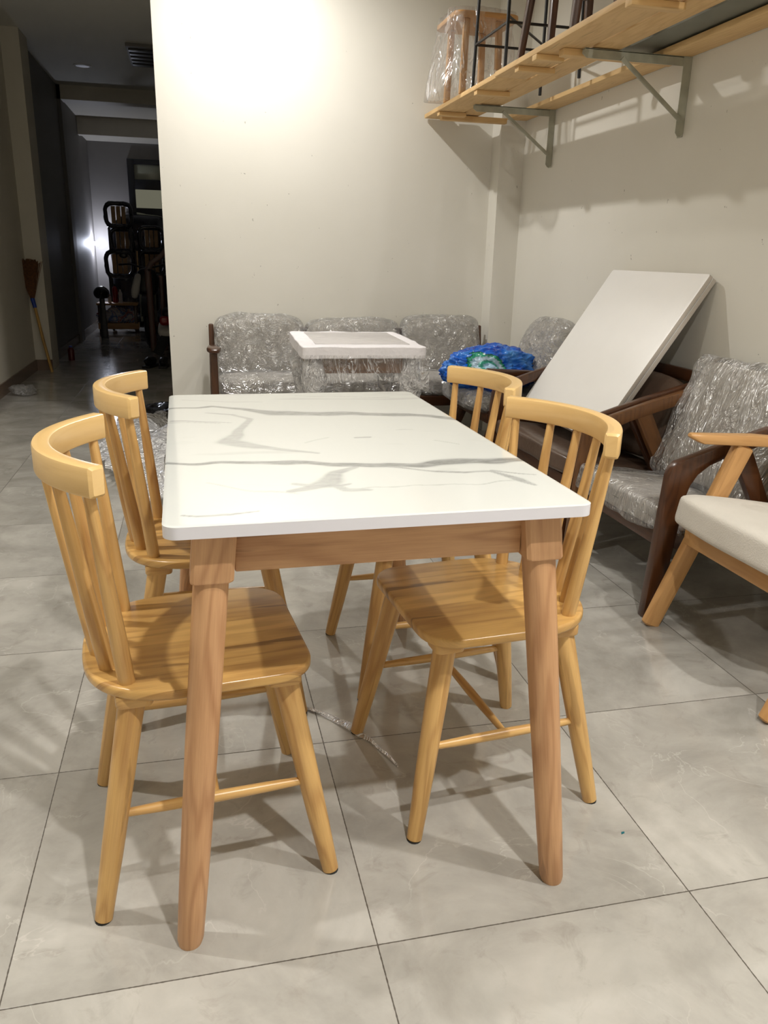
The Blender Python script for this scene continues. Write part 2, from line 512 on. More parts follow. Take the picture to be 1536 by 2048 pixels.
def box(x0, x1, y0, y1, z0, z1, bevel=0.0, name='box', grain='x'):
    bm = bmesh.new()
    bmesh.ops.create_cube(bm, size=1.0)
    for v in bm.verts:
        v.co = Vector(((x0 + x1) / 2 + v.co.x * (x1 - x0), (y0 + y1) / 2 + v.co.y * (y1 - y0), (z0 + z1) / 2 + v.co.z * (z1 - z0)))
    if bevel > 0:
        bmesh.ops.bevel(bm, geom=list(bm.edges), offset=bevel, segments=2, profile=0.5, affect='EDGES')
    d = [x1 - x0, y1 - y0, z1 - z0]
    gi = {'x': 0, 'y': 1, 'z': 2}[grain]
    ul = bm.loops.layers.uv.new('UVMap')
    uo, vo = random.random() * 3, random.random() * 3
    o1, o2 = [i for i in range(3) if i != gi]
    for f in bm.faces:
        for l in f.loops:
            c = l.vert.co
            l[ul].uv = (c[o1] + c[o2] * 0.9 + uo, c[gi] + vo)
    me = bpy.data.meshes.new(name); bm.to_mesh(me); bm.free()
    return me

def rounded_rect(x0, x1, y0, y1, r, n=5):
    out = []
    for cx, cy, a0 in ((x1 - r, y1 - r, 0), (x0 + r, y1 - r, 90), (x0 + r, y0 + r, 180), (x1 - r, y0 + r, 270)):
        for k in range(n + 1):
            a = math.radians(a0 + 90 * k / n)
            out.append((cx + r * math.cos(a), cy + r * math.sin(a)))
    return out

def lathe(prof, n=20, name='lathe', axis='z'):
    rings = []; vs_ = []
    s = 0
    for i, (r, z) in enumerate(prof):
        r = max(r, 0.0005)
        if axis == 'z': rings.append([Vector((r * math.cos(2 * PI * k / n), r * math.sin(2 * PI * k / n), z)) for k in range(n)])
        elif axis == 'x': rings.append([Vector((z, r * math.cos(2 * PI * k / n), r * math.sin(2 * PI * k / n))) for k in range(n)])
        if i: s += math.hypot(r - prof[i - 1][0], z - prof[i - 1][1])
        vs_.append(s)
    return loft(rings, vs_, name)

def cushion(sx, sy, sz, n=6.0, crown=0.3, cuts=14, amp=0.0, freq=6.0, seed=0, name='cushion', ears=0.0, fold=0.0):
    """soft box: size sx,sy,sz, thin axis z."""
    bm = bmesh.new()
    bmesh.ops.create_cube(bm, size=2.0)
    bmesh.ops.subdivide_edges(bm, edges=list(bm.edges), cuts=cuts, use_grid_fill=True)
    sv = Vector((seed * 3.1, seed * 1.7, seed * 0.9))
    for v in bm.verts:
        a, b, c = v.co
        r = (abs(a) ** n + abs(b) ** n + abs(c) ** n) ** (1 / n)
        a, b, c = a / r, b / r, c / r
        th = (1 - crown) + crown * (1 - a ** 4) * (1 - b ** 4)
        if ears > 0:
            e = (abs(a) * abs(b)) ** 6
            a *= 1 + ears * e; b *= 1 + ears * e
        p = Vector((a * sx / 2, b * sy / 2, c * sz / 2 * th))
        if amp > 0:
            q = p * freq + sv
            d = noise.noise_vector(q) * amp
            if fold > 0:
                f = abs(noise.noise(q * 2.3)) * fold
                d += Vector((0, 0, 1 if c > 0 else -1)) * (-f)
            p += d
        v.co = p
    bmesh.ops.recalc_face_normals(bm, faces=bm.faces)
    ul = bm.loops.layers.uv.new('UVMap')
    me = bpy.data.meshes.new(name); bm.to_mesh(me); bm.free()
    return me

def crumple(rx, ry, rz, seed=1, amp=0.25, sub=5, flat=True, freq=1.6, name='crumple'):
    bm = bmesh.new()
    bmesh.ops.create_icosphere(bm, subdivisions=sub, radius=1.0)
    sv = Vector((seed * 5.3, seed * 2.1, seed * 7.7))
    for v in bm.verts:
        d = v.co.normalized()
        k = 1 + amp * (noise.noise(d * freq + sv) + 0.7 * abs(noise.noise(d * freq * 2.3 + sv)) - 0.5 * abs(noise.noise(d * freq * 5 + sv)) + 0.25 * noise.noise(d * freq * 11 + sv))
        p = Vector((d.x * rx * k, d.y * ry * k, d.z * rz * k))
        if flat and p.z < -rz * 0.72: p.z = -rz * 0.72
        v.co = p
    me = bpy.data.meshes.new(name); bm.to_mesh(me); bm.free()
    return me

def sheet(poly, z, step=0.03, amp=0.02, freq=8, seed=0, name='sheet'):
    """crumpled film lying on the floor inside polygon"""
    xs = [p[0] for p in poly]; ys = [p[1] for p in poly]
    def inside(x, y):
        c = False; j = len(poly) - 1
        for i in range(len(poly)):
            xi, yi = poly[i]; xj, yj = poly[j]
            if (yi > y) != (yj > y) and x < (xj - xi) * (y - yi) / (yj - yi) + xi: c = not c
            j = i
        return c
    nx = int((max(xs) - min(xs)) / step) + 2; ny = int((max(ys) - min(ys)) / step) + 2
    idx = {}; verts = []; faces = []
    def vid(i, j):
        if (i, j) not in idx:
            x = min(xs) + i * step; y = min(ys) + j * step
            q = Vector((x * freq + seed, y * freq, seed * 1.3))
            h = abs(noise.noise(q)) * amp + abs(noise.noise(q * 2.7)) * amp * 0.5
            idx[(i, j)] = len(verts)
            verts.append((x + noise.noise(q * 3) * step * 0.6, y + noise.noise(q * 3 + Vector((9, 9, 9))) * step * 0.6, z + h))
        return idx[(i, j)]
    for i in range(nx):
        for j in range(ny):
            if inside(min(xs) + (i + .5) * step, min(ys) + (j + .5) * step):
                faces.append((vid(i, j), vid(i + 1, j), vid(i + 1, j + 1), vid(i, j + 1)))
    return from_py(name, verts, faces)

def copy_tree(o, parent=None):
    c = o.copy(); COL.objects.link(c)
    if parent is not None: c.parent = parent
    for ch in [q for q in bpy.data.objects if q.parent == o]:
        copy_tree(ch, c)
    return c

# ================================================================== setting
XR = 2.388; XL = -1.15; YB = 4.15; YF = -3.2; YE = 12.3; XC = 0.188
def wallbox(name, *a, mat=M_WALL):
    return structure(finish(name, box(*a), mat, smooth=False))
wallbox('floor', XL - 0.2, XR + 0.2, YF - 0.2, YE + 0.2, -0.1, 0.0, mat=M_FLOOR)
wallbox('ceiling', XL - 0.2, XR + 0.2, YF - 0.2, 9.62, CEIL, CEIL + 0.1, mat=M_CEIL)
wallbox('wall_right', XR, XR + 0.15, YF, YB + 0.2, 0, CEIL)
wallbox('wall_back', XC, XR, YB, YB + 0.12, 0, CEIL)
wallbox('wall_corridor', XC, XC + 0.12, YB + 0.12, YE, 0, CEIL, mat=M_COLW)
wallbox('trim_1', 2.229, XR, 4.0, YB, 0, CEIL)                 # corner pilaster
wallbox('wall_left', XL - 0.15, XL, YF, 7.12, 0, CEIL, mat=M_COLW)
wallbox('trim_2', XL - 0.15, -1.0, 7.12, 7.5, 0, CEIL, mat=M_COLW)   # corridor pilaster
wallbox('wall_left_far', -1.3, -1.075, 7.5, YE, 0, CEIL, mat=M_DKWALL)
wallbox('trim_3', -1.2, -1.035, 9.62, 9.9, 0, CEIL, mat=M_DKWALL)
wallbox('trim_4', XL, XC, 9.62, 9.85, 2.74, CEIL + 0.1, mat=M_COLW)   # beam
wallbox('ceiling_far', XL - 0.15, XC, 9.85, 11.3, 2.80, 2.9, mat=M_COLW)
wallbox('trim_5', XL, XC, 11.3, 11.45, 2.58, 2.9, mat=M_COLW)
wallbox('ceiling_end', XL - 0.15, XC, 11.45, YE, 2.62, 2.7, mat=M_COLW)
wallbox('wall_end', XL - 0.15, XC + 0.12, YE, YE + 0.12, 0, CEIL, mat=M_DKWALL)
wallbox('wall_front', XL - 0.15, XR + 0.15, YF - 0.15, YF, 0, CEIL)
wallbox('baseboard_left', XL, XL + 0.012, YF, 7.12, 0, 0.10, mat=M_BASEB)
wallbox('baseboard_pilaster', XL, -1.0, 7.108, 7.12, 0, 0.10, mat=M_BASEB)
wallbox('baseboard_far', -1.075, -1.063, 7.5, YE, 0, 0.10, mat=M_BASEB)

# end door: black frame with pale panes
dr = structure(bpy.data.objects.new('door_1', None)); COL.objects.link(dr); dr.location = (-0.2, YE, 0)
def fr(nm, x0, x1, z0, z1, m, y0=-0.05, y1=0.0):
    return finish(nm, box(x0, x1, y0, y1, z0, z1, 0.004), m, dr)
for a in ((-0.33, -0.235, 0, 2.40), (0.30, 0.385, 0, 2.40)): fr('door_frame', *a, M_BLACK)
fr('door_frame', -0.235, 0.30, 2.33, 2.40, M_BLACK); fr('door_frame', -0.235, 0.30, 1.98, 2.12, M_BLACK)
fr('door_frame', -0.235, 0.30, 0.0, 1.72, M_BLACK)
fr('pane', -0.235, 0.30, 2.12, 2.33, M_PANE, -0.02, -0.005)
fr('pane', -0.235, 0.30, 1.72, 1.98, mat_emit('pane_reflection_glow', srgb(170, 168, 145), 0.30), -0.02, -0.005)  # faint emission put in for the reflection seen in the glass
for o in list(COL.objects):
    if o.parent == dr: o['kind'] = 'structure'

# ceiling downlights (rings with glowing discs)
for i, (x, y, w, sp) in enumerate(LAMPS):
    t = thing('ceiling_downlight', ['round recessed downlight over the near end of the marble table',
        'round recessed downlight above the left hand chairs', 'round recessed downlight near the right wall',
        'round recessed downlight close to the rear wall'][i], 'ceiling light', (x, y, CEIL), group='lit recessed downlights')
    finish('trim_ring', lathe([(0.075, 0.0), (0.10, 0.0), (0.10, -0.006), (0.077, -0.010), (0.075, 0.0)], 28), M_LAMPW, t)
    finish('diffuser', lathe([(0.0, -0.004), (0.074, -0.004), (0.074, -0.001), (0.0, -0.001)], 28), M_EMIT, t)
t = thing('ceiling_downlight', 'small unlit round downlight in the dark corridor ceiling', 'ceiling light', (-0.648, 8.49, CEIL))
finish('trim_ring', lathe([(0.07, 0.0), (0.09, 0.0), (0.09, -0.006), (0.072, -0.012), (0.07, 0.0)], 24), M_LAMPW, t)
finish('diffuser', lathe([(0.0, -0.008), (0.07, -0.008), (0.07, -0.001), (0.0, -0.001)], 24), M_LAMPW, t)
t = thing('ceiling_cassette_vent', 'dark square vent opening in the corridor ceiling beside the wall edge', 'vent', (0.02, 7.75, CEIL))
finish('vent_frame', box(-0.17, 0.16, -0.4, 0.45, -0.03, 0.0, 0.004), M_DKWALL, t)
for k in range(5):
    finish('louvre', box(-0.15, 0.14, -0.33 + k * 0.15, -0.25 + k * 0.15, -0.045, -0.028, 0.003), M_BLACK, t)

# bare white lamp on the corridor wall
t = thing('wall_lamp', 'small glaring white lamp on the dark corridor wall', 'lamp', (-1.063, 11.95, 1.19))
finish('lamp_base', lathe([(0.03, -0.012), (0.03, 0.015), (0.018, 0.02), (0.016, 0.03)], 16, axis='x'), M_WHITEP, t)
bme = bpy.data.meshes.new('bulb'); bb = bmesh.new(); bmesh.ops.create_uvsphere(bb, u_segments=20, v_segments=12, radius=0.034); bb.to_mesh(bme); bb.free()
finish('bulb', bme, M_BULB, t, (0.058, 0, 0))
ld = bpy.data.lights.new('wall_lamp_light', 'POINT'); ld.energy = 4.0; ld.color = (0.72, 0.78, 1.0); ld.shadow_soft_size = 0.03
lo = bpy.data.objects.new('wall_lamp_light', ld); lo.location = (-0.93, 11.90, 1.19); COL.objects.link(lo)

# ================================================================== marble dining table
TZ = 0.75
tb = thing('dining_table', 'rectangular dining table with white grey-veined marble top and honey wood legs', 'table', (0.6145, 0.628, 0), math.radians(0.9))
hw, hl = 0.3375, 0.556
me = outline(rounded_rect(-hw, hw, -hl, hl, 0.022), TZ - 0.020, TZ, 0.0, 'tabletop', 'y')
def build_top():
    """top slab: fine grid on the upper face carrying the vein pattern"""
    step = 0.0035
    nx = int(2 * hw / step); ny = int(2 * hl / step)
    xs = np.linspace(-hw, hw, nx + 1); ys = np.linspace(-hl, hl, ny + 1)
    X, Y = np.meshgrid(xs, ys)
    # round the corners by sliding outer vertices inward
    r = 0.022
    ax = np.abs(X); ay = np.abs(Y)
    inc = (ax > hw - r) & (ay > hl - r)
    dx = ax - (hw - r); dy = ay - (hl - r)
    d = np.sqrt(dx ** 2 + dy ** 2) + 1e-9
    m = np.maximum(dx, dy)
    k = np.where(inc, m / d, 1.0)
    X2 = np.where(inc, np.sign(X) * (hw - r + dx * k), X); Y2 = np.where(inc, np.sign(Y) * (hl - r + dy * k), Y)
    V = np.zeros_like(X)
    rs = np.random.RandomState(3)
    ph = rs.rand(12, 4)
    def wob(a, b, f):
        s = 0
        for i in range(6):
            s = s + np.sin(a * f * (1 + i * 0.9) * (0.6 + ph[i, 0]) + b * f * (1.1 + i) * (ph[i, 1] - .3) + ph[i, 2] * 6.28) / (1 + i)
        return s
    def vein(pts, w, s, rough=0.006):
        nonlocal V
        P = np.array(pts, float)
        XX = X + wob(Y, X, 14) * rough * 0.5; YY = Y + wob(X, Y, 17) * rough
        best = np.full(X.shape, 9.0)
        for i in range(len(P) - 1):
            a, b = P[i, :2], P[i + 1, :2]; ab = b - a
            t = np.clip(((XX - a[0]) * ab[0] + (YY - a[1]) * ab[1]) / (ab @ ab), 0, 1)
            ww = (P[i, 2] + (P[i + 1, 2] - P[i, 2]) * t) * w
            dd = np.hypot(XX - a[0] - t * ab[0], YY - a[1] - t * ab[1]) / ww
            best = np.minimum(best, dd)
        core = np.exp(-(best ** 2) * 0.9); edge = np.exp(-((best - 1) ** 2) * 5) * 0.45
        V = np.maximum(V, s * np.clip(core * 0.8 + edge, 0, 1))
    for pts, w, s in VEINS: vein(pts, w, s)
    n = (nx + 1) * (ny + 1)
    co = np.stack([X2.ravel(), Y2.ravel(), np.full(n, TZ)], 1)
    # bevel the rim a touch: outer loop drops
    idx = np.arange(n).reshape(ny + 1, nx + 1)
    rim = list(idx[0, :]) + list(idx[1:, -1]) + list(idx[-1, -2::-1]) + list(idx[-2:0:-1, 0])
    co[rim, 2] -= 0.0012
    low = co[rim].copy(); low[:, 2] = TZ - 0.020
    verts = np.concatenate([co, low])
    q = np.stack([idx[:-1, :-1].ravel(), idx[:-1, 1:].ravel(), idx[1:, 1:].ravel(), idx[1:, :-1].ravel()], 1)
    faces = q.tolist()
    L = len(rim)
    side = [(rim[i], n + i, n + (i + 1) % L, rim[(i + 1) % L]) for i in range(L)]
    bot = [tuple(n + i for i in range(L))]
    me = bpy.data.meshes.new('tabletop')
    me.from_pydata(verts.tolist(), [], faces + side + bot)
    me.materials.append(M_MARBLE); me.materials.append(M_EDGE)
    mi = np.zeros(len(me.polygons), np.int32); mi[len(faces):] = 1
    me.polygons.foreach_set('material_index', mi)
    at = me.color_attributes.new('vein', 'FLOAT_COLOR', 'POINT')
    c = np.ones((len(verts), 4)); c[:n, 0] = c[:n, 1] = c[:n, 2] = V.ravel(); c[n:, :3] = 0
    at.data.foreach_set('color', c.astype(np.float32).ravel())
    recalc(me)
    return finish('tabletop', me, None, tb, angle=30)
VEINS = [
    # x, y (table frame), width factor
    ([(-0.335, 0.345, .5), (-0.23, 0.37, .6), (-0.16, 0.335, .9), (-0.09, 0.272, 1.6), (0.02, 0.242, 1.5), (0.12, 0.232, 1.5), (0.21, 0.222, 1.2), (0.29, 0.19, 1.0), (0.338, 0.14, 1.0)], 0.011, 0.75),
    ([(-0.338, -0.19, .7), (-0.25, -0.195, .7), (-0.13, -0.215, 1.0), (-0.04, -0.245, 1.2), (0.05, -0.26, 1.2), (0.14, -0.262, 1.4), (0.22, -0.262, 1.8), (0.29, -0.265, 1.6), (0.338, -0.262, 1.2)], 0.0085, 0.8),
    ([(0.03, -0.26, .6), (0.12, -0.30, .6), (0.19, -0.335, .5), (0.24, -0.345, .6), (0.27, -0.40, 1.2), (0.29, -0.44, .5)], 0.006, 0.55),
    ([(0.245, -0.34, .8), (0.285, -0.36, .5), (0.31, -0.37, .3)], 0.005, 0.5),
    ([(-0.33, 0.20, .6), (-0.25, 0.17, .6), (-0.20, 0.165, .4)], 0.005, 0.5),
    ([(-0.335, 0.185, .4), (-0.22, 0.15, .4)], 0.004, 0.4),
    ([(-0.25, 0.29, .4), (-0.19, 0.26, .5), (-0.155, 0.20, .7), (-0.175, 0.10, .8), (-0.19, 0.03, 1.2), (-0.215, -0.03, 2.0), (-0.16, -0.09, 1.4), (-0.10, -0.125, .8), (-0.05, -0.15, .5)], 0.0085, 0.42),
    ([(0.0, -0.27, .5), (-0.04, -0.31, 1.0), (-0.06, -0.36, 1.8), (-0.10, -0.39, 1.0), (-0.13, -0.405, .6)], 0.0095, 0.5),
    ([(-0.06, -0.37, 1.0), (-0.04, -0.41, .8), (0.0, -0.43, .5)], 0.007, 0.4),
    ([(-0.12, -0.36, .8), (-0.08, -0.385, 1.0), (-0.03, -0.385, .5)], 0.006, 0.4),
    ([(-0.31, -0.51, .6), (-0.24, -0.515, .7), (-0.20, -0.50, .4)], 0.004, 0.6),
    ([(-0.26, -0.33, .4), (-0.20, -0.38, .5), (-0.12, -0.42, .4)], 0.005, 0.25),
    ([(-0.02, -0.42, .5), (0.08, -0.40, .4), (0.20, -0.405, .4), (0.27, -0.41, .4)], 0.004, 0.3),
    ([(0.0, 0.50, .5), (0.12, 0.49, .4), (0.25, 0.45, .5)], 0.004, 0.3),
    ([(-0.30, 0.47, .5), (-0.18, 0.44, .5), (-0.10, 0.42, .4)], 0.005, 0.3),
    ([(0.06, -0.02, .6), (0.09, -0.03, .6)], 0.006, 0.5),
    ([(0.16, 0.03, .4), (0.20, 0.04, .4)], 0.004, 0.3),
    ([(-0.06, -0.06, .4), (0.0, -0.01, .4)], 0.006, 0.2),
    ([(0.22, -0.08, .4), (0.26, -0.12, .4)], 0.005, 0.25),
]
build_top()
for sx in (-1, 1):
    for sy in (-1, 1):
        cx, cy = sx * 0.263, sy * (hl - 0.06)
        fx, fy = sx * 0.335, sy * (hl - 0.005)
        L = []
        # squared head that turns into a round tapered leg
        q = lambda t: Vector((cx + (fx - cx) * t, cy + (fy - cy) * t, 0.73 * (1 - t)))
        rings = []; vv = []
        def sq(c, w, k, z):
            out = []
            for j in range(32):
                a = 2 * PI * (j + .5) / 32
                ca, sa = math.cos(a), math.sin(a)
                rr = 1 / (abs(ca) ** k + abs(sa) ** k) ** (1 / k)
                out.append(Vector((c.x + ca * rr * w, c.y + sa * rr * w, z)))
            return out
        for t, w, k in ((0.0, .0325, 16), (0.107, .0325, 16), (0.111, .0312, 14), (0.1115, .0272, 2.6), (0.5, .0265, 2.2), (0.85, .0242, 2), (0.985, .0222, 2), (1.0, .0195, 2)):
            c = q(t); rings.append(sq(c, w, k, c.z)); vv.append(t * .73)
        leg = finish('leg', loft(rings, vv), M_PINKW, tb, angle=28)
        finish('foot_pad', lathe([(0.0, 0.0), (0.0185, 0.0), (0.0185, 0.003), (0.0, 0.003)], 18), M_PARQ, leg, (fx, fy, 0.0))
for sy in (-1, 1):
    finish('apron', box(-0.235, 0.235, sy * (hl - 0.06) - 0.011, sy * (hl - 0.06) + 0.011, 0.655, 0.73, 0.003, grain='x'), M_PINKW, tb)
for sx in (-1, 1):
    finish('apron', box(sx * 0.263 - 0.011, sx * 0.263 + 0.011, -(hl - 0.09), hl - 0.09, 0.655, 0.73, 0.003, grain='y'), M_PINKW, tb)

# ================================================================== spindle back chairs
def spindle_chair(label, loc, rz):
    t = thing('dining_chair', label, 'chair', loc, rz, group='honey wood spindle back chairs round the marble table')
    SZ = 0.434
    # seat outline
    pts = []
    n = 40
    for k in range(n):
        a = PI / 2 + PI * k / (n - 1)                       # rear half
        pts.append((-0.06 + 0.172 * math.copysign(abs(math.cos(a)) ** 0.85, math.cos(a)), 0.198 * math.copysign(abs(math.sin(a)) ** 0.75, math.sin(a))))
    for cx, cy, a0 in ((0.092, -0.120, 270), (0.092, 0.120, 0)):
        for k in range(9):
            a = math.radians(a0 + 90 * k / 8)
            pts.append((cx + 0.07 * math.cos(a), cy + 0.075 * math.sin(a)))
    me = outline(pts, SZ - 0.020, SZ, 0.006, 'seat', 'x', segs=3)
    seat = finish('seat', me, M_SEAT, t, angle=35)
    # legs, splayed
    tops = {}
    for sx, sy in ((1, -1), (1, 1), (-1, 1), (-1, -1)):
        a = Vector((0.108 if sx > 0 else -0.148, sy * 0.138, SZ - 0.018)); b = Vector((0.183 if sx > 0 else -0.229, sy * 0.198, 0.0))
        tops[(sx, sy)] = (a, b)
        P = [a.lerp(b, s) for s in (0.0, 0.06, 0.35, 0.7, 1.0)]
        lg = finish('leg', sweep(P, [(0.044, 0.044), (0.0455, 0.0455), (0.043, 0.043), (0.038, 0.038), (0.031, 0.031)], (0, 1, 0), 'round', 0.003, 18), M_WOOD, t)
        finish('leg_block', outline(rounded_rect(a.x - 0.031, a.x + 0.031, a.y - 0.030, a.y + 0.030, 0.014), SZ - 0.042, SZ - 0.019, 0.003, 'block'), M_WOOD, lg)
        finish('foot_pad', lathe([(0.0, 0.0), (0.0145, 0.0), (0.0145, 0.003), (0.0, 0.003)], 14), M_PARQ, lg, (b.x, b.y, 0))
    zs = 0.192; s = 1 - zs / (SZ - 0.018)
    mids = []
    for sy in (-1, 1):
        p0 = tops[(1, sy)][0].lerp(tops[(1, sy)][1], s); p1 = tops[(-1, sy)][0].lerp(tops[(-1, sy)][1], s)
        P = [p0.lerp(p1, k) for k in (0.0, 0.25, 0.5, 0.75, 1.0)]
        finish('stretcher', sweep(P, [(0.014, 0.014), (0.019, 0.019), (0.021, 0.021), (0.019, 0.019), (0.014, 0.014)], (0, 0, 1), 'round', 0.001, 12), M_WOOD, t)
        mids.append(p0.lerp(p1, 0.5))
    P = [mids[0].lerp(mids[1], k) for k in (0.0, 0.3, 0.5, 0.7, 1.0)]
    finish('stretcher', sweep(P, [(0.013, 0.013), (0.018, 0.018), (0.020, 0.020), (0.018, 0.018), (0.013, 0.013)], (0, 0, 1), 'round', 0.001, 12), M_WOOD, t)
    # bent top rail
    RB, RT = 0.774, 0.822
    ye = 0.208
    rx = lambda y: -0.262 + 0.090 * (abs(y) / ye) ** 2.1
    P = []; D = []
    N = 29
    for k in range(N):
        y = -ye + 2 * ye * k / (N - 1)
        P.append((rx(y), y, (RB + RT) / 2)); D.append((RT - RB, 0.029))
    finish('top_rail', sweep(P, D, (0, 0, 1), 'rect', 0.0045), M_RAIL, t, angle=24)
    for i in range(6):
        yh = (i - 2.5) * 0.059; yt = (i - 2.5) * 0.0755
        a = Vector((-0.205 + 2.2 * yh * yh, yh, SZ - 0.006)); b = Vector((rx(yt) - 0.0, yt, RB + 0.012))
        P = [a.lerp(b, k) for k in (0, 0.25, 0.6, 1.0)]
        finish('spindle', sweep(P, [(0.0285, 0.0285), (0.028, 0.028), (0.0235, 0.0235), (0.017, 0.017)], (0, 1, 0), 'round', 0.001, 12), M_WOOD, t)
    return t
chair0 = spindle_chair('spindle back chair nearest the camera, at the left front of the marble table', (0.349, 0.369, 0), math.radians(5.4))
def place_chair(label, loc, rz):
    c = copy_tree(chair0); c.location = loc; c.rotation_euler = (0, 0, rz); c['label'] = label; return c
place_chair('spindle back chair at the right front corner of the marble table', (0.890, 0.452, 0), math.radians(185.9))
place_chair('spindle back chair at the right far side of the marble table', (0.904, 0.982, 0), math.radians(183.3))
place_chair('spindle back chair at the left far side, against the dark corridor', (0.382, 0.939, 0), math.radians(0.2))

# ================================================================== armchairs along the right wall
def film_cushion(t, name, size, loc, rot, fab, film, seed, n=6, crown=.3, amp=.008, ears=0.0, grow=0.014):
    c = finish(name, cushion(*size, n=n, crown=crown, cuts=12, amp=amp, freq=5, seed=seed), fab, t, loc, rot, angle=180)
    if film is not None:
        s2 = tuple(s + grow * 2 for s in size)
        finish('plastic_wrap', cushion(*s2, n=n * 1.3, crown=crown * .8, cuts=30, amp=0.012, freq=9, seed=seed + 3, ears=ears, fold=0.008), film, c, angle=180)
    return c

def rising_armchair(label, y0, y1, wood_m, inner_m, seatf, backf, film, seed, x0=1.745):
    """curved arms that climb towards the back; front faces -x"""
    t = thing('armchair', label, 'armchair', (x0, (y0 + y1) / 2, 0))
    h = (y1 - y0) / 2
    for s, nm in ((-1, 0), (1, 1)):
        y = s * (h - 0.018)
        m = wood_m if s < 0 else inner_m
        fr_ = [(0.0, 0.0), (0.026, 0.485), (0.034, 0.512), (0.052, 0.530), (0.30, 0.612), (0.50, 0.668), (0.62, 0.694), (0.625, 0.652), (0.50, 0.620), (0.30, 0.562)]
        cx_, cz_ = 0.205, 0.415
        fr_ += [(0.215, 0.536), (0.165, 0.515), (0.128, 0.487), (0.106, 0.452), (0.097, 0.42), (0.054, 0.0)]
        finish('arm_frame', outline(fr_, y - 0.018, y + 0.018, 0.005, 'arm_frame', grain='y', ax='xz'), m, t, angle=30)
        finish('leg', sweep([(0.27, y, 0.575), (0.39, y, 0.36), (0.575, y, 0.0)], [(0.032, 0.066), (0.032, 0.058), (0.032, 0.045)], (0, 1, 0), 'rect', 0.006), m, t)
    finish('front_rail', box(0.045, 0.075, -h + 0.03, h - 0.03, 0.235, 0.285, 0.004, grain='y'), wood_m, t)
    for s in (-1, 1):
        finish('side_rail', sweep([(0.06, s * (h - 0.045), 0.26), (0.50, s * (h - 0.045), 0.19)], (0.022, 0.05), (0, 1, 0), 'rect', 0.004), wood_m, t)
    finish('seat_panel', sweep([(0.05, 0, 0.282), (0.50, 0, 0.212)], (2 * h - 0.09, 0.012), (0, 1, 0), 'rect', 0.003), wood_m, t)
    for s in (-1, 1):
        finish('back_post', sweep([(0.44, s * (h - 0.06), 0.20), (0.60, s * (h - 0.06), 0.70)], (0.025, 0.03), (0, 1, 0), 'rect', 0.004), wood_m, t)
    finish('back_rail', sweep([(0.595, -h + 0.03, 0.68), (0.595, h - 0.03, 0.68)], (0.05, 0.022), (0, 0, 1), 'rect', 0.004), wood_m, t)
    film_cushion(t, 'seat_cushion', (0.47, 2 * h - 0.085, 0.095), (0.255, 0.0, 0.300), (0, math.radians(8), 0), seatf, film, seed, n=9, crown=.15)
    film_cushion(t, 'back_cushion', (0.44 if film else 0.36, 2 * h - 0.08, 0.13), (0.468, 0.01, 0.555) if film else (0.475, 0.0, 0.50), (0, math.radians(-70), 0), backf, film, seed + 1, n=8 if film else 5, crown=.3, ears=0.04, grow=0.022)
    return t
rising_armchair('dark brown wooden armchair with plastic-wrapped pale grey cushions, beside the light oak armchair', 1.093, 1.717, M_DARK, M_MID, M_GREYC2, M_GREYC, M_FILM2, 11)
rising_armchair('dark wooden armchair with brown leather cushions holding two white boards', 1.745, 2.69, M_DARK, M_DARK, M_LEATHER, M_LEATHER, None, 21)

def flat_armchair(label, y0, y1, wm, x0, seat, film, seed, arm_z, back=True):
    t = thing('armchair', label, 'armchair', (x0, (y0 + y1) / 2, 0))
    h = (y1 - y0) / 2
    for s in (-1, 1):
        y = s * (h - 0.017)
        k = arm_z - 0.02
        finish('leg', sweep([(0.028, y, 0), (0.028 + 0.245 * k / 0.6, y, k)], [(0.034, 0.052), (0.034, 0.062)], (0, 1, 0), 'rect', 0.007), wm, t)
        P = [(0.075, y, arm_z + 0.018), (0.12, y, arm_z + 0.006), (0.30, y, arm_z - 0.004), (0.60, y, arm_z - 0.03)]
        finish('armrest', sweep(P, [(0.030, 0.016), (0.046, 0.030), (0.052, 0.034), (0.044, 0.026)], (0, 1, 0), 'rect', 0.008), wm, t)
        finish('leg', sweep([(0.40, y, arm_z - 0.02), (0.57, y, 0)], [(0.032, 0.056), (0.032, 0.044)], (0, 1, 0), 'rect', 0.006), wm, t)
        finish('side_rail', sweep([(0.10, s * (h - 0.05), 0.33), (0.55, s * (h - 0.05), 0.24)], (0.024, 0.05), (0, 1, 0), 'rect', 0.004), wm, t)
    finish('front_rail', box(0.098, 0.124, -h + 0.03, h - 0.03, 0.285, 0.335, 0.004, grain='y'), wm, t)
    finish('back_rail', sweep([(0.615, -h + 0.03, 0.70), (0.615, h - 0.03, 0.70)], (0.05, 0.022), (0, 0, 1), 'rect', 0.004), wm, t)
    for s in (-1, 1):
        finish('back_post', sweep([(0.50, s * (h - 0.06), 0.22), (0.615, s * (h - 0.06), 0.72)], (0.025, 0.03), (0, 1, 0), 'rect', 0.004), wm, t)
    return t, h
# light oak armchair, near right edge
t, h = flat_armchair('light oak armchair with a bare pale grey seat, nearest the camera at the right edge', 0.455, 1.062, M_OAK, 1.712, None, None, 5, 0.612)
finish('seat_cushion', cushion(0.57, 2 * h - 0.062, 0.115, n=8, crown=.12, cuts=14, amp=.006, freq=4, seed=8), M_GREYF, t, (0.295, -0.005, 0.375), (0, math.radians(9), 0), angle=180)
finish('back_cushion', cushion(0.44, 2 * h - 0.08, 0.10, n=5, crown=.3, cuts=12, amp=.006, freq=4, seed=9), M_GREYF, t, (0.535, 0, 0.585), (0, math.radians(-72), 0), angle=180)
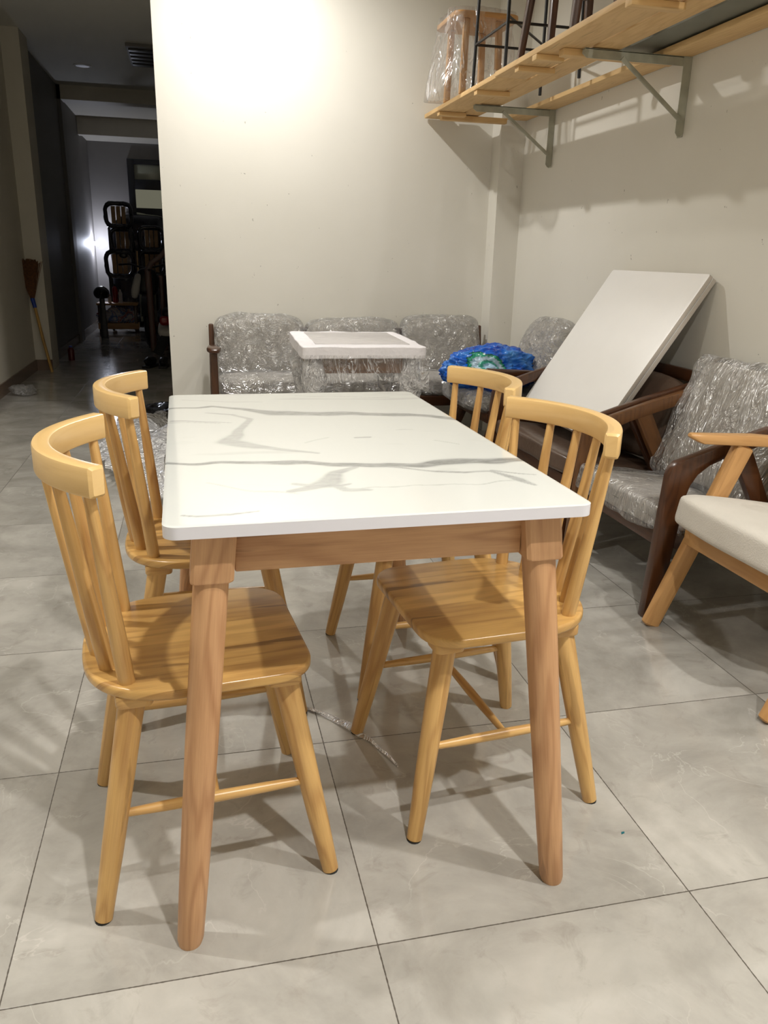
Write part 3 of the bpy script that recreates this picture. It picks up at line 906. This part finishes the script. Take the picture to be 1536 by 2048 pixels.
# dark armchair in the corner
t, h = flat_armchair('dark wooden armchair with bagged grey cushions in the far right corner, under the blue bag', 2.86, 3.43, M_DARK, 1.735, None, None, 6, 0.555)
film_cushion(t, 'seat_cushion', (0.50, 2 * h - 0.07, 0.11), (0.245, 0.0, 0.375), (0, math.radians(7), 0), M_GREYC, M_FILM, 31, n=5)
film_cushion(t, 'back_cushion', (0.44, 2 * h - 0.05, 0.15), (0.505, 0.0, 0.59), (0, math.radians(-66), 0), M_GREYC, M_FILM, 33, n=3.5, ears=0.05)

# two white boards leaning on the wall
ang = math.atan2(1.082 - 0.405, 2.372 - 1.93)
for k, lab in enumerate(('front white square table top leaning on the right wall', 'rear white square table top leaning on the wall, mostly hidden by the front one')):
    L = 0.79; th = 0.019
    o = outline(rounded_rect(-L / 2, L / 2, -0.393, 0.393, 0.012, 3), -th / 2, th / 2, 0.002, 'board')
    for f_ in o.polygons: pass
    nx_ = Vector((-math.sin(ang), 0, math.cos(ang)))
    mid = Vector((1.93 + 0.5 * 0.442, 2.256, 0.405 + 0.5 * 0.677)) + nx_ * (0.011 - k * 0.024) + Vector((-0.004, 0.004 * k, 0))
    ob = finish('white_board', o, [M_WHITEB, M_WHITEE], None, mid, (0, -ang, 0), angle=30)
    for p in ob.data.polygons:
        p.material_index = 0 if abs(p.normal.z) > 0.7 else 1
    tag(ob, lab, 'board', 'white table tops leaning on the wall')

# blue printed plastic bag
me = crumple(0.27, 0.20, 0.13, seed=4, amp=0.22, sub=6, freq=1.5, name='bag')
at = me.color_attributes.new('print', 'FLOAT_COLOR', 'POINT')
for i, v in enumerate(me.vertices):
    p = Vector((v.co.x * 1.0, v.co.z * 1.6, 0))
    c = Vector((-0.09, 0.06, 0)); r = (p - c).length * 1.5
    col = (0.02, 0.10, 0.45, 0)
    a = 0.0
    if v.co.y < 0.07:
        q = noise.noise(v.co * 9)
        if r < 0.045 + q * .01: col, a = srgb(170, 205, 230), 1
        elif r < 0.075 + q * .02: col, a = srgb(60, 160, 140), 1
        elif r < 0.12 + q * .03: col, a = srgb(190, 215, 235), 1
        elif r < 0.155 + q * .04: col, a = srgb(40, 150, 120), 1
        elif v.co.x > 0.02 and abs(v.co.z + 0.01) < 0.018 + q * .02: col, a = srgb(200, 215, 235), 1
    mixc = [0.02, 0.12, 0.5]
    at.data[i].color = (col[0] * a, col[1] * a, col[2] * a, 1) if a else (0, 0, 0, 1)
M_BAG = None
def mat_bag2():
    m, nt, out = new_mat('blue_bag_film'); g = NG(nt)
    at = g.n('Attribute', attribute_name='print')
    tc = g.n('TexCoord')
    nz = g.n('TexNoise', i_Vector=tc.outputs['Object'], i_Scale=9.0, i_Detail=3.0)
    blue = g.ramp(nz.outputs[0], [(0.3, srgb(8, 50, 150)), (0.5, srgb(20, 100, 210)), (0.7, srgb(80, 150, 225))])
    fac = g.math('GREATER_THAN', at.outputs['Fac'], 0.02)
    c = g.mix(fac, blue, at.outputs['Color'])
    bs = g.n('BsdfPrincipled', i_Base_Color=c, i_Roughness=0.25)
    nb = g.n('TexNoise', i_Vector=tc.outputs['Object'], i_Scale=7.0, i_Detail=2.0, i_Distortion=1.5)
    rd = g.math('ABSOLUTE', g.math('SUBTRACT', nb.outputs[0], 0.5))
    bp = g.n('Bump', i_Strength=0.9, i_Distance=0.03, i_Height=rd)
    g.link(bp.outputs[0], bs.inputs['Normal'])
    g.link(bs.outputs[0], out.inputs[0]); return m
tag(finish('plastic_bag', me, mat_bag2(), None, (1.925, 3.13, 0.535), (0, 0, 0.15), angle=180), 'crumpled blue plastic bag with green and white print on the corner armchair', 'bag')

# ================================================================== sofa against the back wall
t = thing('sofa', 'three seat wooden sofa with plastic-wrapped grey cushions against the back wall', 'sofa', (1.31, 3.80, 0))
for s in (-1, 1):
    x = s * 0.87
    if s > 0: x = 0.865
    finish('armrest', sweep([(x, -0.36, 0.600), (x, -0.30, 0.606), (x, -0.05, 0.585), (x, 0.26, 0.560)], [(0.052, 0.024), (0.078, 0.030), (0.062, 0.028), (0.045, 0.025)], (1, 0, 0), 'rect', 0.010), M_DARK, t)
    finish('leg', sweep([(x, -0.285, 0.0), (x, -0.285, 0.30), (x, -0.27, 0.595)], [(0.030, 0.034), (0.042, 0.044), (0.038, 0.040)], (1, 0, 0), 'rect', 0.008), M_DARK, t)
    finish('leg', sweep([(x, 0.24, 0.0), (x, 0.20, 0.30), (x, 0.25, 0.70)], [(0.030, 0.034), (0.040, 0.042), (0.030, 0.03)], (1, 0, 0), 'rect', 0.006), M_DARK, t)
finish('front_rail', box(-0.85, 0.84, -0.30, -0.27, 0.27, 0.33, 0.004, grain='x'), M_DARK, t)
finish('rear_rail', box(-0.85, 0.84, 0.18, 0.21, 0.22, 0.28, 0.004, grain='x'), M_DARK, t)
finish('back_rail', box(-0.85, 0.84, 0.24, 0.265, 0.62, 0.68, 0.004, grain='x'), M_DARK, t)
for k, (xa, xb, zt) in enumerate(((-0.845, -0.31, 0), (-0.30, 0.31, -0.02), (0.325, 0.845, 0.0))):
    film_cushion(t, 'seat_cushion', (xb - xa - 0.01, 0.52, 0.11), ((xa + xb) / 2, -0.04, 0.375), (math.radians(-3), 0, 0), M_GREYC2, M_FILM, 41 + k, n=6, crown=.2)
    film_cushion(t, 'back_cushion', (xb - xa - 0.015, 0.38, 0.15), ((xa + xb) / 2, 0.185, 0.565 + zt), (math.radians(76), 0, 0), M_GREYC, M_FILM, 51 + k * 3, n=4, crown=.35, ears=0.05)

# wrapped side table in front of the sofa
t = thing('side_table', 'rectangular table wrapped in white foam and clear film, in front of the sofa', 'table', (1.135, 3.045, 0), math.radians(-2))
finish('tabletop', box(-0.28, 0.28, -0.36, 0.36, 0.660, 0.700, 0.006), M_FOAM, t)
me = cushion(0.60, 0.77, 0.060, n=26, crown=.02, cuts=26, amp=0.004, freq=9, seed=61)
finish('foam_wrap', me, M_FOAM, t, (0, 0, 0.684), angle=60)
finish('film_sheet', box(-0.225, 0.235, -0.285, 0.30, 0.7125, 0.7165, 0.001), plain('greyish_film_top', srgb(206, 202, 202), 0.25, noise_amt=0.06, nscale=9, bump=0.5, bscale=18), t)
for sx in (-1, 1):
    for sy in (-1, 1):
        x, y = sx * 0.235, sy * 0.31
        lg = finish('leg', sweep([(x, y, 0.0), (x, y, 0.66)], (0.045, 0.045), (1, 0, 0), 'rect', 0.005), M_MID, t)
        me = lathe([(0.036, 0.02), (0.042, 0.10), (0.036, 0.2), (0.048, 0.31), (0.038, 0.40), (0.052, 0.48), (0.060, 0.56), (0.05, 0.60), (0.04, 0.655)], 20)
        for v in me.vertices:
            v.co += noise.noise_vector(v.co * 14 + Vector((sx * 4, sy * 7, 0))) * 0.012
        finish('leg_wrap', me, M_FILM3, lg, (x, y, 0), angle=180)
for sy in (-1, 1): finish('apron', box(-0.22, 0.22, sy * 0.31 - 0.01, sy * 0.31 + 0.01, 0.58, 0.66, 0.003), M_MID, t)
for sx in (-1, 1): finish('apron', box(sx * 0.235 - 0.01, sx * 0.235 + 0.01, -0.29, 0.29, 0.58, 0.66, 0.003, grain='y'), M_MID, t)
# hanging film skirt between the legs
def skirt(x0, x1, y, z0, z1, seed, nx=40, nz=14):
    verts = []; faces = []
    for j in range(nz + 1):
        for i in range(nx + 1):
            u = i / nx; w = j / nz
            x = x0 + (x1 - x0) * u
            sag = 0.05 * math.sin(PI * u)
            z = z1 + (z0 - z1) * w * (1 - 0.35 * math.sin(PI * u)) 
            q = Vector((x * 12, z * 7 + seed, seed))
            verts.append((x, y + noise.noise(q) * 0.02 * (0.3 + w) - 0.0, z))
    for j in range(nz):
        for i in range(nx):
            a = j * (nx + 1) + i
            faces.append((a, a + 1, a + nx + 2, a + nx + 1))
    return from_py('skirt', verts, faces)
finish('film_skirt', skirt(-0.30, 0.31, -0.392, 0.50, 0.675, 3), mat_film('skirt_film', haze=0.05, gl=0.3, scale=6, stretch=(2, 1, .6), base=0.06), t, angle=180)

# ================================================================== wall shelf
SHZ = 1.930
def plank(nm, x0, x1, y0, y1, z0=SHZ, z1=SHZ + 0.022, m=M_PINE, lab=None, grain='y'):
    return finish(nm, box(x0, x1, y0, y1, z0, z1, 0.002, grain=grain), m, sh)
sh = thing('wall_shelf', 'slatted pale pine shelf high on the right wall', 'shelf', (0, 0, 0))
sh.location = (0, 0, 0)
plank('plank', 1.775, 1.935, 2.90, 4.135)
plank('plank', 1.765, 1.925, 0.2, 2.895)
plank('plank', 1.945, 2.065, 1.2, 4.12, SHZ + 0.004, SHZ + 0.028)
plank('plank', 1.945, 2.065, 0.2, 1.19, SHZ + 0.004, SHZ + 0.028)
plank('plank', 2.255, 2.384, 0.2, 3.99)
for x0, x1, y in ((1.762, 1.94, 3.22), (1.757, 1.93, 2.66), (1.745, 1.87, 2.44), (1.735, 1.93, 1.66), (1.735, 1.93, 1.15), (1.765, 1.93, 3.88)):
    finish('batten', box(x0 + 0.02, x1 + 0.02, y - 0.03, y + 0.015, SHZ - 0.022, SHZ - 0.0005, 0.002, grain='x'), M_PINE, sh)
finish('batten', box(1.83, 2.33, 2.285, 2.335, SHZ - 0.026, SHZ - 0.0005, 0.002, grain='x'), M_PINE, sh)
finish('batten', box(1.83, 2.24, 3.94, 3.985, SHZ - 0.030, SHZ - 0.0005, 0.002, grain='x'), M_PINE, sh)
finish('batten', box(1.83, 2.34, 0.95, 1.0, SHZ - 0.026, SHZ - 0.0005, 0.002, grain='x'), M_PINE, sh)

def bracket(y, lab):
    t = thing('shelf_bracket', lab, 'bracket', (XR, y, SHZ), group='shelf brackets on the right wall')
    # horizontal angle iron
    a = [(-0.49, -0.012), (-0.478, -0.002), (0.0, -0.002), (0.0, -0.036), (-0.47, -0.036), (-0.49, -0.022)]
    finish('arm', outline(a, -0.002, 0.002, 0.0, 'arm', ax='xz'), M_STEEL, t, smooth=False)
    finish('arm_flange', box(-0.48, 0.0, -0.002, 0.034, -0.0045, -0.0005), M_STEEL, t, smooth=False)
    b = [(-0.038, 0.0), (-0.001, 0.0), (-0.001, -0.285), (-0.014, -0.30), (-0.026, -0.30), (-0.038, -0.285)]
    finish('upright', outline(b, -0.004, -0.001, 0.0, 'upright', ax='xz'), M_STEEL, t, smooth=False)
    finish('wall_flange', box(-0.004, -0.0005, -0.001, 0.036, -0.30, 0.0), M_STEEL, t, smooth=False)
    finish('brace', sweep([(-0.318, -0.006, -0.028), (-0.028, -0.006, -0.235)], (0.006, 0.018), (0, 1, 0), 'rect', 0.001), M_STEEL, t)
    for z in (-0.22, -0.275):
        finish('screw', lathe([(0.0, 0), (0.006, 0), (0.005, 0.003), (0.0, 0.004)], 10, axis='x'), M_SCREW, t, (-0.0045, 0.018, z), (0, PI, 0))
bracket(2.26, 'grey steel shelf bracket nearer the camera, with the long brace')
bracket(3.575, 'grey steel shelf bracket nearer the rear corner')
ob = finish('grey_board', box(2.135, 2.375, 0.3, 2.42, SHZ + 0.031, SHZ + 0.047, 0.002), M_GREYB)
tag(ob, 'flat grey board lying on the shelf planks by the wall', 'board')

# things on the shelf
SZ0 = SHZ + 0.028
# film wrapped wooden stool
t = thing('wrapped_stool', 'pale wooden stool draped in clear film at the far end of the shelf', 'stool', (1.90, 3.63, SZ0))
for sx in (-1, 1):
    for sy in (-1, 1):
        finish('leg', sweep([(sx * 0.10, sy * 0.14, 0.0), (sx * 0.09, sy * 0.13, 0.36)], (0.034, 0.028), (1, 0, 0), 'rect', 0.004), M_OAK, t)
finish('seat', outline(rounded_rect(-0.17, 0.19, -0.19, 0.19, 0.05), 0.36, 0.385, 0.006), M_OAK, t)
def drape(w, d, h, flare, seed, n=72, m=16, x0=0, y0=0):
    rings = []; vv = []
    for j in range(m + 1):
        k = j / m
        r = []
        for i in range(n):
            a = 2 * PI * i / n
            ca, sa = math.cos(a), math.sin(a)
            rr = 1 / (abs(ca) ** 5 + abs(sa) ** 5) ** 0.2
            f = 0.93 + flare * k * (1.4 if ca < 0 else 0.5) + 0.07 * k * math.sin(a * 7 + seed) + 0.16 * noise.noise(Vector((ca * 3, sa * 3, k * 3 + seed)))
            r.append(Vector((x0 + ca * rr * w * f, y0 + sa * rr * d * f, h * (1 - k) + 0.004)))
        rings.append(r); vv.append(k * h)
    return loft(rings, vv, 'drape')
finish('film_cover', drape(0.185, 0.205, 0.40, 0.16, 2.0), mat_film('drape_film', haze=0.07, gl=0.3, scale=5, stretch=(1, 1, .35), base=0.06), t, angle=180)
# black metal stool frame
t = thing('bar_stool', 'black metal framed stool with film around its seat, standing on the shelf', 'stool', (2.01, 3.145, SZ0))
for sx in (-1, 1):
    for sy in (-1, 1):
        finish('leg', sweep([(sx * 0.19, sy * 0.23, 0.0), (sx * 0.18, sy * 0.21, 0.62)], (0.017, 0.017), (1, 0, 0), 'round', 0.002, 10), M_BLACK, t)
for sy in (-1, 1):
    finish('crossbar', sweep([(-0.185, sy * 0.222, 0.21), (0.185, sy * 0.222, 0.21)], (0.013, 0.013), (0, 0, 1), 'round', 0.001, 8), M_BLACK, t)
for sx in (-1, 1):
    finish('crossbar', sweep([(sx * 0.187, -0.22, 0.21), (sx * 0.187, 0.22, 0.21)], (0.013, 0.013), (0, 0, 1), 'round', 0.001, 8), M_BLACK, t)
finish('crossbar', sweep([(-0.18, -0.215, 0.235), (0.18, 0.215, 0.235)], (0.012, 0.012), (0, 0, 1), 'round', 0.001, 8), M_BLACK, t)
finish('seat', cushion(0.40, 0.46, 0.06, n=5, crown=.2, cuts=8), M_OAK, t, (0, 0, 0.64), angle=180)
finish('plastic_wrap', cushion(0.45, 0.52, 0.20, n=5, crown=.3, cuts=22, amp=0.02, freq=8, seed=71, fold=.02), M_FILM, t, (0, 0, 0.60), angle=180)
# dark wooden chair
t = thing('dark_chair', 'dark wooden chair with slanting legs standing on the shelf near the front edge', 'chair', (1.955, 2.52, SZ0))
for sx, sy in ((-1, 1), (-1, -1), (1, 1), (1, -1)):
    finish('leg', sweep([(sx * 0.155, sy * 0.16, 0.0), (sx * 0.12, sy * 0.10, 0.42)], [(0.026, 0.03), (0.034, 0.040)], (1, 0, 0), 'rect', 0.006), M_DARK, t)
for sy in (-1, 1):
    finish('rail', sweep([(-0.13, sy * 0.12, 0.26), (0.13, sy * 0.12, 0.26)], (0.03, 0.018), (0, 0, 1), 'rect', 0.003), M_DARK, t)
finish('seat', cushion(0.40, 0.40, 0.05, n=6, crown=.15, cuts=8), M_LEATHER, t, (0, 0, 0.445), angle=180)
t = thing('dark_chair', 'dark wooden chair standing on the shelf, the one nearer the camera', 'chair', (1.955, 1.95, SZ0))
for sx, sy in ((-1, 1), (-1, -1), (1, 1), (1, -1)):
    finish('leg', sweep([(sx * 0.155, sy * 0.20, 0.0), (sx * 0.14, sy * 0.17, 0.42)], [(0.028, 0.034), (0.036, 0.044)], (1, 0, 0), 'rect', 0.006), M_DARK, t)
finish('seat', cushion(0.42, 0.42, 0.05, n=6, crown=.15, cuts=8), M_LEATHER, t, (0, 0, 0.445), angle=180)

# ================================================================== things lying on the floor
poly = [(-0.25, 3.6), (-0.22, 4.10), (-0.02, 4.62), (0.12, 4.80), (0.155, 4.1), (0.16, 3.2), (0.18, 2.5), (0.05, 2.65), (-0.10, 3.05)]
tag(finish('plastic_sheet', sheet(poly, 0.004, 0.025, 0.09, 4, 2), M_FILM4, angle=180), 'crumpled clear plastic sheet on the floor behind the left chairs', 'plastic sheet')
poly = [(-0.21, 4.95), (0.02, 5.2), (0.15, 5.2), (0.15, 4.86), (-0.02, 4.70), (-0.22, 4.66)]
tag(finish('black_plastic_sheet', sheet(poly, 0.004, 0.02, 0.03, 9, 5), M_BLACKP, angle=180), 'strip of crumpled black plastic on the floor by the wall edge', 'plastic sheet')
P = [(0.571, 0.765), (0.61, 0.73), (0.644, 0.692), (0.672, 0.655), (0.693, 0.615), (0.715, 0.58), (0.728, 0.546), (0.742, 0.51), (0.755, 0.471)]
W = [0.005, 0.008, 0.011, 0.014, 0.010, 0.006, 0.005, 0.004, 0.003]
vts = []; fcs = []
for i, (p, w) in enumerate(zip(P, W)):
    for s, z in ((-1, 0.002), (0, 0.006), (1, 0.002)): vts.append((p[0] + s * w * 0.75, p[1] + s * w * 0.7, z + 0.003 * (i % 2)))
for i in range(len(P) - 1):
    for s in (0, 1): fcs.append((i * 3 + s, i * 3 + s + 1, i * 3 + s + 4, i * 3 + s + 3))
tag(finish('plastic_strip', from_py('strip', vts, fcs), M_FILM3, angle=180), 'thin twisted strip of clear film on the tiles under the table', 'plastic strip')
tag(finish('paper_scrap', outline([(0, 0), (0.008, 0.002), (0.010, 0.006), (0.003, 0.006)], 0.0005, 0.0015, 0.0), plain('teal_scrap', srgb(20, 100, 110), 0.5), None, (1.152, 0.165, 0)), 'tiny teal scrap on the tiles at the right front', 'scrap')
tag(finish('plastic_sheet', crumple(0.09, 0.07, 0.045, 8, 0.4, 4), M_FILM, None, (-1.00, 5.70, 0.035), angle=180), 'small clump of clear film on the floor by the left wall', 'plastic sheet')

# broom leaning on the pilaster
t = thing('broom', 'straw broom standing head up against the corridor pilaster', 'broom', (-0.99, 6.98, 0))
finish('handle', sweep([(0, 0, 0.0), (-0.055, 0.03, 0.30), (-0.10, 0.05, 0.60)], [(0.026, 0.026), (0.027, 0.027), (0.025, 0.025)], (0, 1, 0), 'round', 0.002, 12), M_BAMBOO, t)
finish('binding', sweep([(-0.098, 0.050, 0.585), (-0.115, 0.06, 0.67)], [(0.034, 0.034), (0.046, 0.040)], (0, 1, 0), 'round', 0.002, 12), M_BLUET, t)
def straw():
    vts = []; fcs = []
    for k in range(420):
        a = random.gauss(0, 1); b = random.gauss(0, 1)
        L = 0.30 + random.random() * 0.06
        sp = random.uniform(-0.36, 0.36)
        x0 = -0.113 + random.uniform(-.014, .014); y0 = 0.06 + random.uniform(-.012, .012)
        pr = None
        for j in range(4):
            s = j / 3
            x = x0 + L * (sp * s * 0.75 - 0.03 * s) + 0.012 * a * s; y = y0 - 0.015 * s + 0.012 * b * s; z = 0.66 + L * s * math.cos(sp * .8)
            if y > 0.118: y = 0.118
            if x < -0.155: x = -0.155 + (x + 0.155) * 0.25
            w = 0.0022
            n0 = len(vts)
            vts += [(x - w, y, z), (x + w, y, z), (x, y + w, z)]
            if pr is not None:
                for q in range(3): fcs.append((pr + q, pr + (q + 1) % 3, n0 + (q + 1) % 3, n0 + q))
            pr = n0
    return from_py('straw', vts, fcs)
finish('straw_head', straw(), M_STRAW, t)

# ================================================================== corridor clutter
def wrapped_back(label, x, y, z, w, h, rz=0.0):
    t = thing('wrapped_chair_back', label, 'chair', (x, y, z), rz, group='chairs in black plastic stacked at the corridor end')
    P = []
    for k in range(33):
        a = 2 * PI * k / 32
        ca, sa = math.cos(a), math.sin(a)
        rr = 1 / (abs(ca) ** 4 + abs(sa) ** 4) ** 0.25
        P.append((ca * rr * w / 2, 0, h / 2 + sa * rr * h / 2))
    me = sweep(P[:-1] + [P[0]], (0.07, 0.06), (0, 1, 0), 'round', 0.001, 10)
    for v in me.vertices: v.co += noise.noise_vector(v.co * 16 + Vector((x * 9, 0, z * 7))) * 0.012
    finish('frame', me, M_BLACKP, t, angle=180)
    finish('seat', cushion(w * 1.0, 0.36, 0.05, n=6, crown=.1, cuts=6), M_BLACKP, t, (0, -0.02 + 0.20, 0.0), angle=180)
    dn = min(z, 0.34) if z > 0.8 else z
    for sx in (-1, 1):
        for sy in (0.03, 0.33):
            finish('leg', sweep([(sx * w * 0.42, sy, 0.0), (sx * w * 0.42, sy, -dn)], (0.03, 0.03), (1, 0, 0), 'rect', 0.003), M_BLACK, t)
    for k in range(3):
        finish('slat', box(-w * 0.28 + k * w * 0.2, -w * 0.28 + k * w * 0.2 + w * 0.16, 0.0, 0.012, h * 0.12, h * 0.88, 0.002, grain='z'), M_TAN, t)
    return t
wrapped_back('black plastic wrapped chair back with tan slats, topmost of the stack beside the bright lamp', -0.62, 11.2, 1.42, 0.34, 0.30)
wrapped_back('black plastic wrapped chair back with tan slats, second from the top of the stack', -0.60, 11.3, 1.09, 0.30, 0.30)
wrapped_back('black plastic wrapped chair back with tan slats, third in the stack above the shelf bottles', -0.65, 11.2, 0.75, 0.36, 0.34)
wrapped_back('black plastic wrapped chair back right of the stack, beside the thin pale stick', -0.21, 11.2, 0.78, 0.34, 0.32)
wrapped_back('black plastic wrapped chair back at the upper right of the stack, under the door pane', -0.20, 11.25, 1.12, 0.32, 0.30)
t = thing('chair_rack', 'dark bundle of black wrapped chairs at the corridor end under the door pane', 'bundle', (-0.35, 12.02, 0))
finish('wrapped_bulk', cushion(0.95, 0.40, 1.60, n=5, crown=.1, cuts=20, amp=0.05, freq=3, seed=77), M_BLACKP, t, (0, 0, 0.82), angle=180)
tag(finish('wooden_stick', sweep([(-0.40, 11.1, 0.42), (-0.405, 11.16, 1.10)], (0.022, 0.022), (0, 1, 0), 'round', 0.002, 10), M_PINE), 'thin pale wooden stick upright among the black wrapped chairs', 'stick')
t = thing('low_bench', 'low wooden bench heaped with cloth at the corridor end', 'bench', (-0.70, 10.95, 0))
finish('bench_top', box(-0.27, 0.27, -0.14, 0.20, 0.375, 0.405, 0.004), M_OAK, t)
finish('lower_board', box(-0.27, 0.27, -0.10, 0.16, 0.05, 0.13, 0.004), M_OAK, t)
for sx in (-1, 1):
    for sy in (-1, 1):
        finish('leg', box(sx * 0.24 - .02, sx * 0.24 + .02, 0.03 + sy * .10 - .02, 0.03 + sy * 0.10 + .02, 0, 0.375, 0.003, grain='z'), M_DARK, t)
tag(finish('cloth_pile', crumple(0.25, 0.11, 0.11, 13, 0.3, 5), M_CLOTH, None, (-0.70, 10.98, 0.13 + 0.082), angle=180), 'heap of pale printed cloth under the low bench', 'cloth')
def bottle(lab, x, y, z, r, h, m, capm):
    t = thing('bottle', lab, 'bottle', (x, y, z))
    finish('body', lathe([(0, 0), (r, 0), (r, h * .72), (r * .8, h * .82), (r * .4, h * .88), (r * .4, h * .92), (0, h * .92)], 18), m, t)
    finish('cap', lathe([(0, h * .9), (r * .5, h * .9), (r * .5, h), (0, h)], 14), capm, t)
bottle('tall white bottle on the low bench', -0.652, 10.93, 0.405, 0.026, 0.18, M_WHITEP, M_WHITEP)
bottle('short white bottle at the left of the low bench', -0.80, 10.93, 0.405, 0.022, 0.11, M_WHITEP, M_RED)
bottle('red bottle on the low bench between the two white ones', -0.725, 10.97, 0.405, 0.035, 0.25, M_RED, M_BLACK)
t = thing('helmet', 'black glossy motorcycle helmet on a dark stand in the corridor', 'helmet', (-0.83, 10.25, 0.0))
finish('stand', sweep([(0, 0, 0), (0, 0, 0.50)], [(0.09, 0.09), (0.06, 0.06)], (0, 1, 0), 'rect', 0.004), M_BLACK, t)
me = crumple(0.10, 0.12, 0.09, 2, 0.03, 4, True)
finish('shell', me, plain('gloss_black', (0.01, 0.01, 0.012), 0.08), t, (0.0, 0, 0.565), angle=180)
# motorbike facing the camera
t = thing('motorbike', 'black and white motorbike parked facing out of the corridor', 'motorbike', (-0.20, 9.25, 0))
R_ = 0.29
def torus(R, r, n=40, m=14, sx=1.0):
    rings = []
    vts = []; fcs = []
    for i in range(n):
        a = 2 * PI * i / n
        for j in range(m):
            b = 2 * PI * j / m
            vts.append((r * sx * math.sin(b), (R + r * math.cos(b)) * math.cos(a), (R + r * math.cos(b)) * math.sin(a)))
    for i in range(n):
        for j in range(m):
            fcs.append((i * m + j, i * m + (j + 1) % m, ((i + 1) % n) * m + (j + 1) % m, ((i + 1) % n) * m + j))
    return recalc(from_py('torus', vts, fcs))
for yy in (0.0, 1.22):
    wl = finish('wheel', torus(R_ - 0.045, 0.045), M_RUBBER, t, (0, yy, R_ + 0.0), angle=180)
    finish('hub', lathe([(0, -0.04), (0.05, -0.04), (0.05, 0.04), (0, 0.04)], 16, axis='x'), M_STEEL, wl)
    for k in range(6):
        a = PI * k / 3
        finish('spoke', sweep([(0, 0, 0), (0, 0.22 * math.cos(a), 0.22 * math.sin(a))], (0.012, 0.012), (1, 0, 0), 'round', 0.001, 6), M_STEEL, wl)
finish('front_fender', sweep([(0, (R_ + 0.03) * math.cos(a), R_ + (R_ + 0.03) * math.sin(a)) for a in [math.radians(q) for q in (20, 45, 70, 95, 120, 145, 165)]], (0.13, 0.012), (1, 0, 0), 'rect', 0.002), M_BLACK, t)
for s in (-1, 1):
    finish('fork', sweep([(s * 0.08, 0, R_), (s * 0.08, 0.22, 0.86)], (0.03, 0.03), (1, 0, 0), 'round', 0.001, 10), M_STEEL, t)
    finish('mirror', crumple(0.05, 0.015, 0.035, 3, 0.02, 3, False), M_BLACK, t, (s * 0.26, 0.24, 1.05))
    finish('handlebar', sweep([(0, 0.24, 0.90), (s * 0.20, 0.26, 0.95), (s * 0.33, 0.32, 0.94)], (0.024, 0.024), (0, 0, 1), 'round', 0.001, 10), M_BLACK, t)
finish('front_fairing', cushion(0.26, 0.16, 0.34, n=3, crown=.1, cuts=8), M_BLACK, t, (0, 0.16, 0.74), (math.radians(-15), 0, 0), angle=180)
finish('side_panel', cushion(0.10, 0.06, 0.30, n=3, crown=.1, cuts=8), M_WHITEP, t, (-0.125, 0.10, 0.70), (math.radians(-10), math.radians(14), 0), angle=180)
finish('body', cushion(0.26, 0.70, 0.34, n=4, crown=.1, cuts=8), M_BLACK, t, (0, 0.68, 0.52), angle=180)
finish('seat', cushion(0.26, 0.66, 0.12, n=4, crown=.1, cuts=8), M_RUBBER, t, (0, 0.85, 0.76), angle=180)
# upended dark frame
t = thing('dark_wood_frame', 'upright reddish brown wooden chair frame in front of the motorbike', 'frame', (-0.10, 8.62, 0))
M_REDB = wood('red_brown_wood', srgb(92, 42, 22), srgb(50, 22, 12), rough=0.35)
finish('post', sweep([(-0.03, 0, 0), (-0.045, 0, 0.92)], (0.04, 0.07), (0, 1, 0), 'rect', 0.006), M_REDB, t)
finish('post', sweep([(0.10, 0.12, 0), (0.09, 0.12, 0.85)], (0.035, 0.05), (0, 1, 0), 'rect', 0.006), M_REDB, t)
finish('arm', sweep([(-0.05, 0, 0.90), (0.0, 0, 0.98), (0.10, 0, 1.05), (0.20, 0, 1.16)], (0.04, 0.06), (0, 1, 0), 'rect', 0.006), M_REDB, t)
finish('rail', sweep([(-0.03, 0.06, 0.30), (0.22, 0.10, 0.30)], (0.03, 0.05), (0, 1, 0), 'rect', 0.004), M_REDB, t)
t = thing('motorbike', 'tail of a second motorbike with red light and pale panel by the wall edge', 'motorbike', (0.06, 7.95, 0))
wl = finish('wheel', torus(0.22, 0.045), M_RUBBER, t, (0.045, 0.35, 0.265), angle=180)
finish('hub', lathe([(0, -0.035), (0.05, -0.035), (0.05, 0.035), (0, 0.035)], 16, axis='x'), M_STEEL, wl)
finish('tail_panel', cushion(0.22, 0.34, 0.10, n=4, crown=.1, cuts=8), M_WHITEP, t, (0.0, 0.16, 0.30), (math.radians(14), 0, 0), angle=180)
finish('tail_light', cushion(0.11, 0.06, 0.10, n=3, crown=.1, cuts=8), M_RED, t, (-0.03, 0.02, 0.40), angle=180)
finish('seat', cushion(0.16, 0.5, 0.10, n=4, crown=.1, cuts=8), M_RUBBER, t, (0.02, 0.30, 0.47), angle=180)
finish('mudguard', sweep([(0.0, 0.05, 0.28), (-0.06, -0.05, 0.18), (-0.12, -0.12, 0.06)], (0.10, 0.012), (1, 0, 0), 'rect', 0.003), M_BLACK, t)
# shoes
def shoe(label, x, y, rz):
    t = thing('shoe', label, 'shoe', (x, y, 0), rz, group='black shoes on the corridor floor')
    finish('sole', outline([(-0.13, -0.04), (0.05, -0.045), (0.12, -0.03), (0.14, 0.0), (0.12, 0.035), (0.05, 0.045), (-0.13, 0.04)], 0.0, 0.025, 0.004), M_RUBBER, t)
    finish('upper', crumple(0.12, 0.042, 0.05, 3, 0.15, 4, True), M_BLACK, t, (-0.01, 0, 0.056), angle=180)
shoe('black shoe on the corridor floor, left one of the pair', -0.105, 7.30, 1.2)
shoe('black shoe on the corridor floor, right one of the pair', 0.02, 7.28, 1.5)
bottle('small red bottle on the floor by the corridor pilaster', -0.93, 7.85, 0.0, 0.032, 0.15, plain('dull_red', srgb(90, 22, 24), 0.4), M_BLUET)
